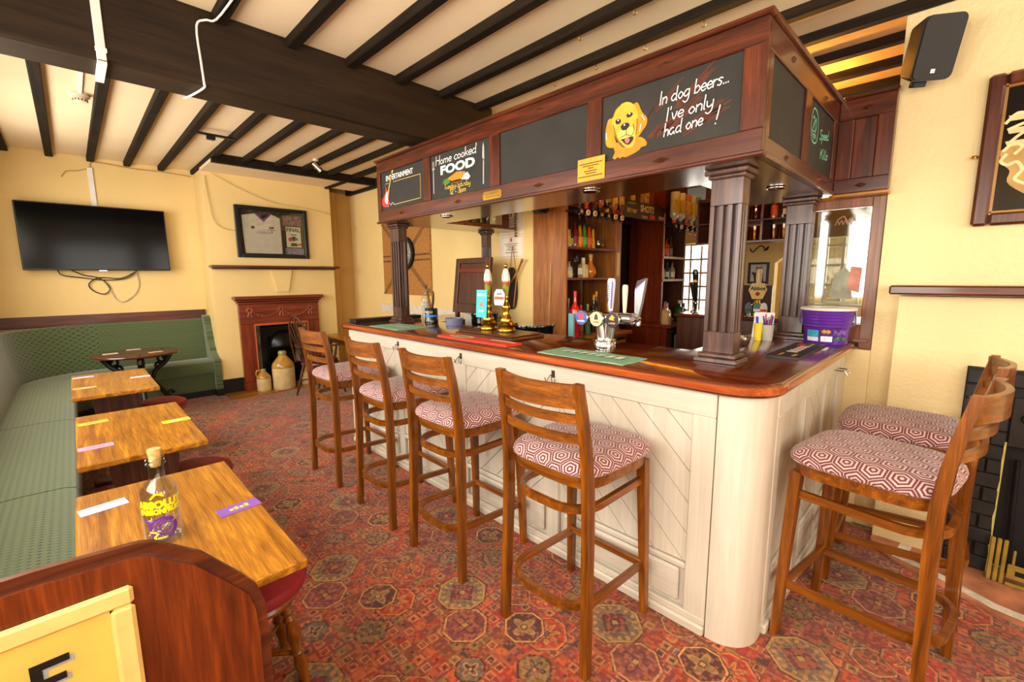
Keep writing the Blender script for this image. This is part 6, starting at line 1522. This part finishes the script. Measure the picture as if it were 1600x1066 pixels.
tag(MB().lathe([(0, 0), (.03, .0), (.05, .1), (.035, .25), (.02, .36), (.03, .4), (.0, .42)], 16, (5.55, 1.35, 1.1212)).build('ceramic_pump_handle', plain((214, 176, 96), .3, coat=.3), smooth=True), 'ochre ceramic pump handle on the second bar near the arch', 'beer pump')
# ------------------------------------------------------------------ right side
gs = thing('glazed_screen', 'wood framed glass screen standing on the bar end against the wall', 'screen', (XR, .58, 1.1))
DB = wood('screen_frame_oak', (92, 50, 22), (150, 92, 50), 'z', 1.1, .4, .2)
SX0, SX1 = XR+.0, XR+.045
MB().box(SX0, .382, 1.1012, SX1, .445, 2.0, .004).build('stile', DB, gs); MB().box(SX0, .735, 1.1412, SX1, .775, 2.0, .004).build('stile', DB, gs)
MB().box(SX0, .445, 1.945, SX1, .735, 2.0, .004).build('head_rail', DB, gs); MB().box(SX0, .445, 1.1412, SX1, .735, 1.25, .004).build('bottom_rail', DB, gs)
MB().box(XR-.012, .4, 1.1412, XR, .735, 1.165, .003).build('bead', DB, gs)
GP = glass('etched_screen_glass', (232, 236, 226), .05, .16); MB().box(XR+.018, .446, 1.251, XR+.024, .734, 1.944).build('pane', GP, gs)
m = MB(face_negx(XR+.0175, .59, 1.6)); 
m.stroke(smooth([(-.02, .28), (.01, .3), (.03, .27), (.05, .29), (.07, .27)]), .006)
for i in range(5): m.stroke(smooth([(-.03+.02*i, .25), (-.02+.02*i, .275), (-.01+.02*i, .25)]), .004)
m.build('painted_title', plain((150, 110, 80), .5), gs)
m = MB(face_negx(XR+.0175, .55, 1.4)); m.stroke([(-.1, -.02), (.06, -.025)], .016); m.stroke([(-.09, .0), (-.09, .06)], .006); m.flatpoly([(-.07, .0), (.05, .0), (.03, .16), (.0, .2), (-.05, .15)]); m.build('painted_shape', plain((150, 150, 128), .6, var=.2), gs)
m = MB(face_negx(XR+.0172, .50, 1.52)); m.flatpoly([(-.03, -.06), (.03, -.08), (.035, .07), (-.02, .08)]); m.build('painted_shape', plain((196, 130, 112), .6, var=.2), gs)
# mantel over the right hearth
mr = thing('wall_mantel', 'dark wood mantel shelf on the textured wall above the black fireplace', 'shelf', (3.2, -.4, 1.44)); MB().box(3.13, -1.5, 1.443, XR-.001, .305, 1.49, .008).build('board', WD['mah', 'y'], mr)
# framed mirror
pm = thing('pub_mirror', 'large wood framed black advertising mirror with gold scrolls on the right wall', 'mirror', (XR, -.35, 2.15))
Y0, Y1, Z0, Z1 = -.75, .033, 1.79, 2.515; MF = WD['mah', 'z']
for nm, b in (('frame_side', (3.335, Y1-.062, Z0, XR-.001, Y1, Z1)), ('frame_side', (3.335, Y0, Z0, XR-.001, Y0+.062, Z1)), ('frame_rail', (3.335, Y0+.062, Z0, XR-.001, Y1-.062, Z0+.062)), ('frame_rail', (3.335, Y0+.062, Z1-.062, XR-.001, Y1-.062, Z1))): MB().box(*b, .012).build(nm, MF, pm)
m = MB()
for b in ((3.345, Y1-.072, Z0+.05, 3.36, Y1-.058, Z1-.05), (3.345, Y0+.06, Z0+.058, 3.36, Y1-.06, Z0+.072), (3.345, Y0+.06, Z1-.072, 3.36, Y1-.06, Z1-.058)): m.box(*b, .003)
m.build('gilt_slip', plain((150, 108, 50), .4, .3), pm)
MB().box(3.362, Y0+.06, Z0+.06, 3.368, Y1-.06, Z1-.06).build('glass', plain((20, 15, 12), .12, coat=.4, var=0), pm)
Mm = face_negx(3.3612, 0, 2.15)      # local x = -Y
gc_ = plain((216, 178, 96), .4, var=.1); m = MB(Mm)
m.flatpoly(smooth([(.035, .0), (.05, -.06), (.08, -.1), (.075, -.15), (.12, -.2), (.2, -.25), (.35, -.27), (.5, -.25), (.62, -.15), (.66, 0), (.5, .03), (.3, .06), (.1, .04)], 3)); m.build('gold_field', plain((190, 146, 70), .45, var=.15), pm)
m = MB(Mm)
for P in ([(.06, -.02), (.045, -.05), (.07, -.07), (.1, -.06), (.12, -.1), (.1, -.14), (.14, -.17)], [(.05, .0), (.08, .03), (.11, .01), (.09, -.02)], [(.045, .13), (.08, .17), (.13, .16), (.2, .2), (.3, .2)], [(.06, .1), (.12, .12), (.16, .09), (.2, .12), (.3, .1)], [(.07, .04), (.12, .08), (.2, .06), (.18, .02), (.12, .03)], [(.15, -.2), (.2, -.17), (.22, -.12), (.3, -.1)]): m.stroke(smooth(P, 4), .013, .0008); m.stroke(smooth([(.715-x, y) for x, y in P], 4), .013, .0008)
m.build('gold_scroll', plain((236, 212, 150), .4), pm)
m = MB(Mm)
for y0 in (.09, .03, .15):
    MB(Mm).flatpoly([(.06, y0-.013), (.64, y0-.013), (.66, y0+.013), (.05, y0+.013)], .0005).build('gold_band', plain((222, 196, 140), .4), pm)
MB().lathe([(0, 0), (.012, .0), (.014, .008), (.01, .014), (0, .014)], 10, (3.36, .05, 2.13)).build('hanging_eye', M_brass, pm)
# loudspeaker
ls_ = thing('wall_loudspeaker', 'black box loudspeaker bracketed high on the textured right wall', 'loudspeaker', (3.19, .25, 2.66), 0)
fn = Vector((-.80, -.52, -.30)).normalized(); rt_ = Vector((fn.y, -fn.x, 0)).normalized()*-1
rt_ = Vector((-.0, 0, 0)) if False else Vector((0, 0, 1)).cross(fn).normalized(); up_ = fn.cross(rt_).normalized()
Mk = Matrix(((rt_.x, up_.x, fn.x, 0), (rt_.y, up_.y, fn.y, 0), (rt_.z, up_.z, fn.z, 0), (0, 0, 0, 1)))
def rrect(w, h, r, n=4):
    P = []
    for cx, cy, a in ((w-r, h-r, 0), (-w+r, h-r, PI/2), (-w+r, -h+r, PI), (w-r, -h+r, 1.5*PI)): P += arc(cx, cy, r, a, a+PI/2, n)
    return P
m = MB(Mk); O = rrect(.088, .14, .03); I = rrect(.07, .118, .025)
m.rings([[(x, y, -.085) for x, y in I], [(x, y, .03) for x, y in O], [(x, y, .055) for x, y in O]]); m.build('cabinet', plain((30, 28, 27), .5), ls_, False, True)
m = MB(Mk); m.prism(rrect(.083, .135, .028), .0555, .064); m.build('grille', plain((46, 44, 42), .75, var=.1, vs=200), ls_, False)
m = MB(Mk); m.prism([(-.012, -.108), (.006, -.108), (.006, -.09), (-.012, -.09)], .0642, .065); m.build('badge', M_white, ls_, False)
m = MB(Mk); m.box(-.03, -.165, -.06, .03, -.137, -.02, .004); m.build('bracket', M_iron, ls_, False)
MB().cyl((.05, .0, 0), (XR-3.19-.001, -.02, 0), .014, n=10).build('wall_arm', M_iron, ls_, False)
# black painted brick fireplace
br = thing('brick_fireplace', 'black painted brick fireplace surround under the right hand mantel', 'fireplace', (3.25, -.4, .013))
BK = plain((36, 33, 31), .55, var=.2, vs=20, bump=.5)
OY0, OY1, OZ = -.85, -.2, .71
MB().box(3.25, OY1, .0135, BRX-.001, -.031, 1.075).box(3.25, -.999, .0135, BRX-.001, OY0, 1.075).box(3.25, OY0, OZ, BRX-.001, OY1, 1.075).build('mortar', plain((24, 22, 21), .7), br)
random.seed(5)
for r in range(14):
    z0 = .0145+r*.0755; z1 = z0+.0715
    y = -.032-(0 if r % 2 else 0); first = True
    while y > -.995:
        w = (.105 if (r % 2 and first) else .212); first = False
        y1 = max(y-w, -.995); z = z1; a, b = y1, y
        if z1 > OZ-.02 and a < OY1 and b > OY0 and z0 < .95: 
            if b > OY1: a = OY1
            else: y = y1-.005; continue
        if z0 < OZ and a < OY1 and b > OY0:
            if b > OY1: a = max(a, OY1)
            elif a < OY0: b = min(b, OY0)
            else: y = y1-.005; continue
        if b-a > .02: MB().box(3.236+random.uniform(-.003, .003), a, z0, 3.252, b, z1, .006).build('brick', BK, br)
        y = y1-.005
MB().box(3.232, OY0, OZ-.01, 3.25, OY1-.002, .95, .004).build('iron_hood', plain((40, 37, 34), .4, .2, var=.15), br)
MB(face_negx(3.231, -.26, .85)).lathe([(0, 0), (.022, 0), (.026, .006), (.02, .012), (0, .012)], 14).build('rosette', M_iron, br)
m = MB(face_negx(3.2355, OY1, 0)); random.seed(9)
pts = [(.0, .02+.05*i) for i in range(15)]; V = [(-.002-.007*random.random(), z) for _, z in pts]
m.flatpoly([(.002, .02)]+[(.002, .72)]+V[::-1]); m.build('chipped_edge', plain((206, 190, 96), .7), br)
MB().box(3.371, OY0-.05, .0135, XR-.001, OY1+.05, OZ+.05).build('fireback', plain((20, 18, 17), .6), br)
MB().cyl((3.3, -.27, .02), (3.3, -.25, .62), .012, n=8).build('poker_bar', M_iron, br)
fg = thing('fire_fender', 'brass fire fender with pierced plate standing on the red hearth', 'fender', (3.2, -.3, .0135))
BR2 = plain((176, 150, 62), .4, .4, var=.15)
for i in range(3): MB().box(3.17, -.212-.022*i, .0136, 3.19, -.196-.022*i, .24, .003).build('upright', BR2, fg)
MB().box(3.165, -.262, .0136, 3.175, -.75, .03, .002).build('base_bar', BR2, fg); MB().box(3.168, -.262, .05, 3.178, -.75, .125, .003).build('plate', BR2, fg)
for i in range(9): MB().box(3.168, -.275-.05*i, .125, 3.18, -.285-.05*i, .2, .002).build('finger', BR2, fg)
for i in range(4): MB().box(3.1662, -.29-.1*i, .075, 3.168, -.34-.1*i, .1).build('slot', M_black, fg)
# ------------------------------------------------------------------ ceiling fittings
bt_ = thing('beam_trunking', 'white cable trunking crossing the black ceiling beam', 'trunking', (.215, 3.02, 2.6))
MB().box(.2, 3.008, 2.578, .235, 3.0295, 2.977, .002).build('face_run', M_white, bt_); MB().box(.2, 3.008, 2.566, .235, 3.29, 2.5865, .002).build('under_run', M_white, bt_)
MB().box(.196, 3.0045, 2.62, .239, 3.008, 2.64).build('joint_clip', M_white, bt_)
tag(MB().tube(smooth([(.72, 2.6, 2.915), (.70, 2.95, 2.915), (.66, 3.01, 2.92), (.62, 3.022, 2.88), (.625, 3.022, 2.7), (.63, 3.022, 2.6), (.63, 3.04, 2.58), (.6, 3.2, 2.578), (.58, 3.285, 2.58)], 4), .0055, 8).build('white_cable', M_white, smooth=True), 'white cable looping down over the face of the ceiling beam', 'cable')
sd = thing('smoke_detector', 'round cream smoke detector with slotted grille on the ceiling', 'smoke detector', (.2, 5.0, ZC))
WS = plain((226, 214, 188), .5)
MB().lathe([(0, -.001), (.06, -.001), (.062, -.02), (.055, -.028), (0, -.028)], 28).build('base', WS, sd, False, True)
MB().lathe([(0, -.028), (.045, -.028), (.048, -.04), (.042, -.06), (.02, -.068), (0, -.068)], 28).build('dome', WS, sd, False, True)
for i in range(14): a = i*2*PI/14; MB().box(.0, -.003, 0, .004, .003, .02).M; m = MB(Matrix.Rotation(a, 4, 'Z')); m.box(.042, -.003, -.058, .0465, .003, -.042); m.build('slot', M_black, sd, False)
MB().box(-.012, -.6, -.016, .012, -.06, -.001).build('conduit', M_white, sd, False)
ft = thing('ceiling_fitting', 'black bar fitting with small sensor between two joists', 'fitting', (1.15, 5.3, ZC-.06)); MB().box(1.0, 5.27, ZC-.062, 1.32, 5.31, ZC-.044, .003).build('bar', M_black, ft); MB().box(1.08, 5.265, ZC-.1, 1.15, 5.315, ZC-.062, .004).build('sensor', M_black, ft)
st = thing('ceiling_spotlight', 'small chrome spotlight angled down from a ceiling joist', 'spotlight', (2.19, 5.5, ZC-.055))
MB().lathe([(0, 0), (.03, 0), (.03, -.02), (.012, -.024), (0, -.024)], 18).build('mount', WS, st, False, True); MB().cyl((0, 0, -.02), (0, 0, -.07), .006, n=8).build('stem', M_chrome, st, False)
MB().cyl((-.03, .0, -.05), (.05, -.02, -.13), .022, .032, 16).build('lamp_head', M_chrome, st, False, True)
tag(MB().box(2.52, 2.99, 2.7, 2.62, 3.0295, 2.79, .006).build('alarm_box', M_white), 'small white junction box on the ceiling beam above the canopy', 'box')
m = MB()
def cup(x, y):
    P = [(x, y, ZC-JD)]+[(x, y+.012*math.sin(a), ZC-JD-.02-.012*(1-math.cos(a))) for a in (0, .8, 1.6, 2.4, 3.1, 3.9, 4.6)]
    MB().tube(P, .0022, 6).build('cup_hook', M_brass, ceiling)
for x, y in ((2.225, 1.7), (2.225, 1.35), (2.225, 1.05), (2.5975, 2.2), (2.5975, 1.85), (2.5975, 1.5), (2.5975, 1.15), (2.97, 1.5), (2.97, 1.1)): cup(x, y)
tag(MB().tube(smooth([(2.9, .9, 2.56), (2.98, .85, 2.66), (3.05, .8, 2.7), (3.1, .72, 2.64), (3.14, .7, 2.56)], 4), .006, 6).build('loose_wire', M_black, smooth=True), 'loose black wire looping above the end of the canopy', 'cable')
# unseen warm tube lamp, added behind the bar to turn the ceiling golden
tl = thing('added_tube_lamp', 'added unseen warm tube lamp over the serving space behind the bar', 'lamp', (4.0, 1.7, 2.72))
MB().box(3.85, .8, 2.70, 4.15, 2.3, 2.72, .004).build('shield_tray', M_white, tl)  # hides the added tube from below and sends its light upward
MB().cyl((4.0, .83, 2.745), (4.0, 2.27, 2.745), .016, n=10).build('tube', emit('added_warm_tube', (255, 176, 66), 150), tl, smooth=True)
for y in (.9, 2.2): MB().cyl((3.88, y, 2.72), (3.88, y, 2.978), .004, n=6).build('hanger', M_iron, tl)
sl = thing('added_strip_lamp', 'added unseen strip lamp behind the canopy to brighten the back bar', 'lamp', (2.43, 2.1, 2.2))  # unseen strip, added to brighten the back bar bottles
MB().box(KX+KW+.0005, 1.2, 2.2, KX+KW+.03, 3.2, 2.24, .003).build('housing', M_white, sl)
MB().box(KX+KW+.03, 1.22, 2.205, KX+KW+.034, 3.18, 2.235).build('diffuser', emit('added_strip_glow', (255, 206, 140), 26), sl)
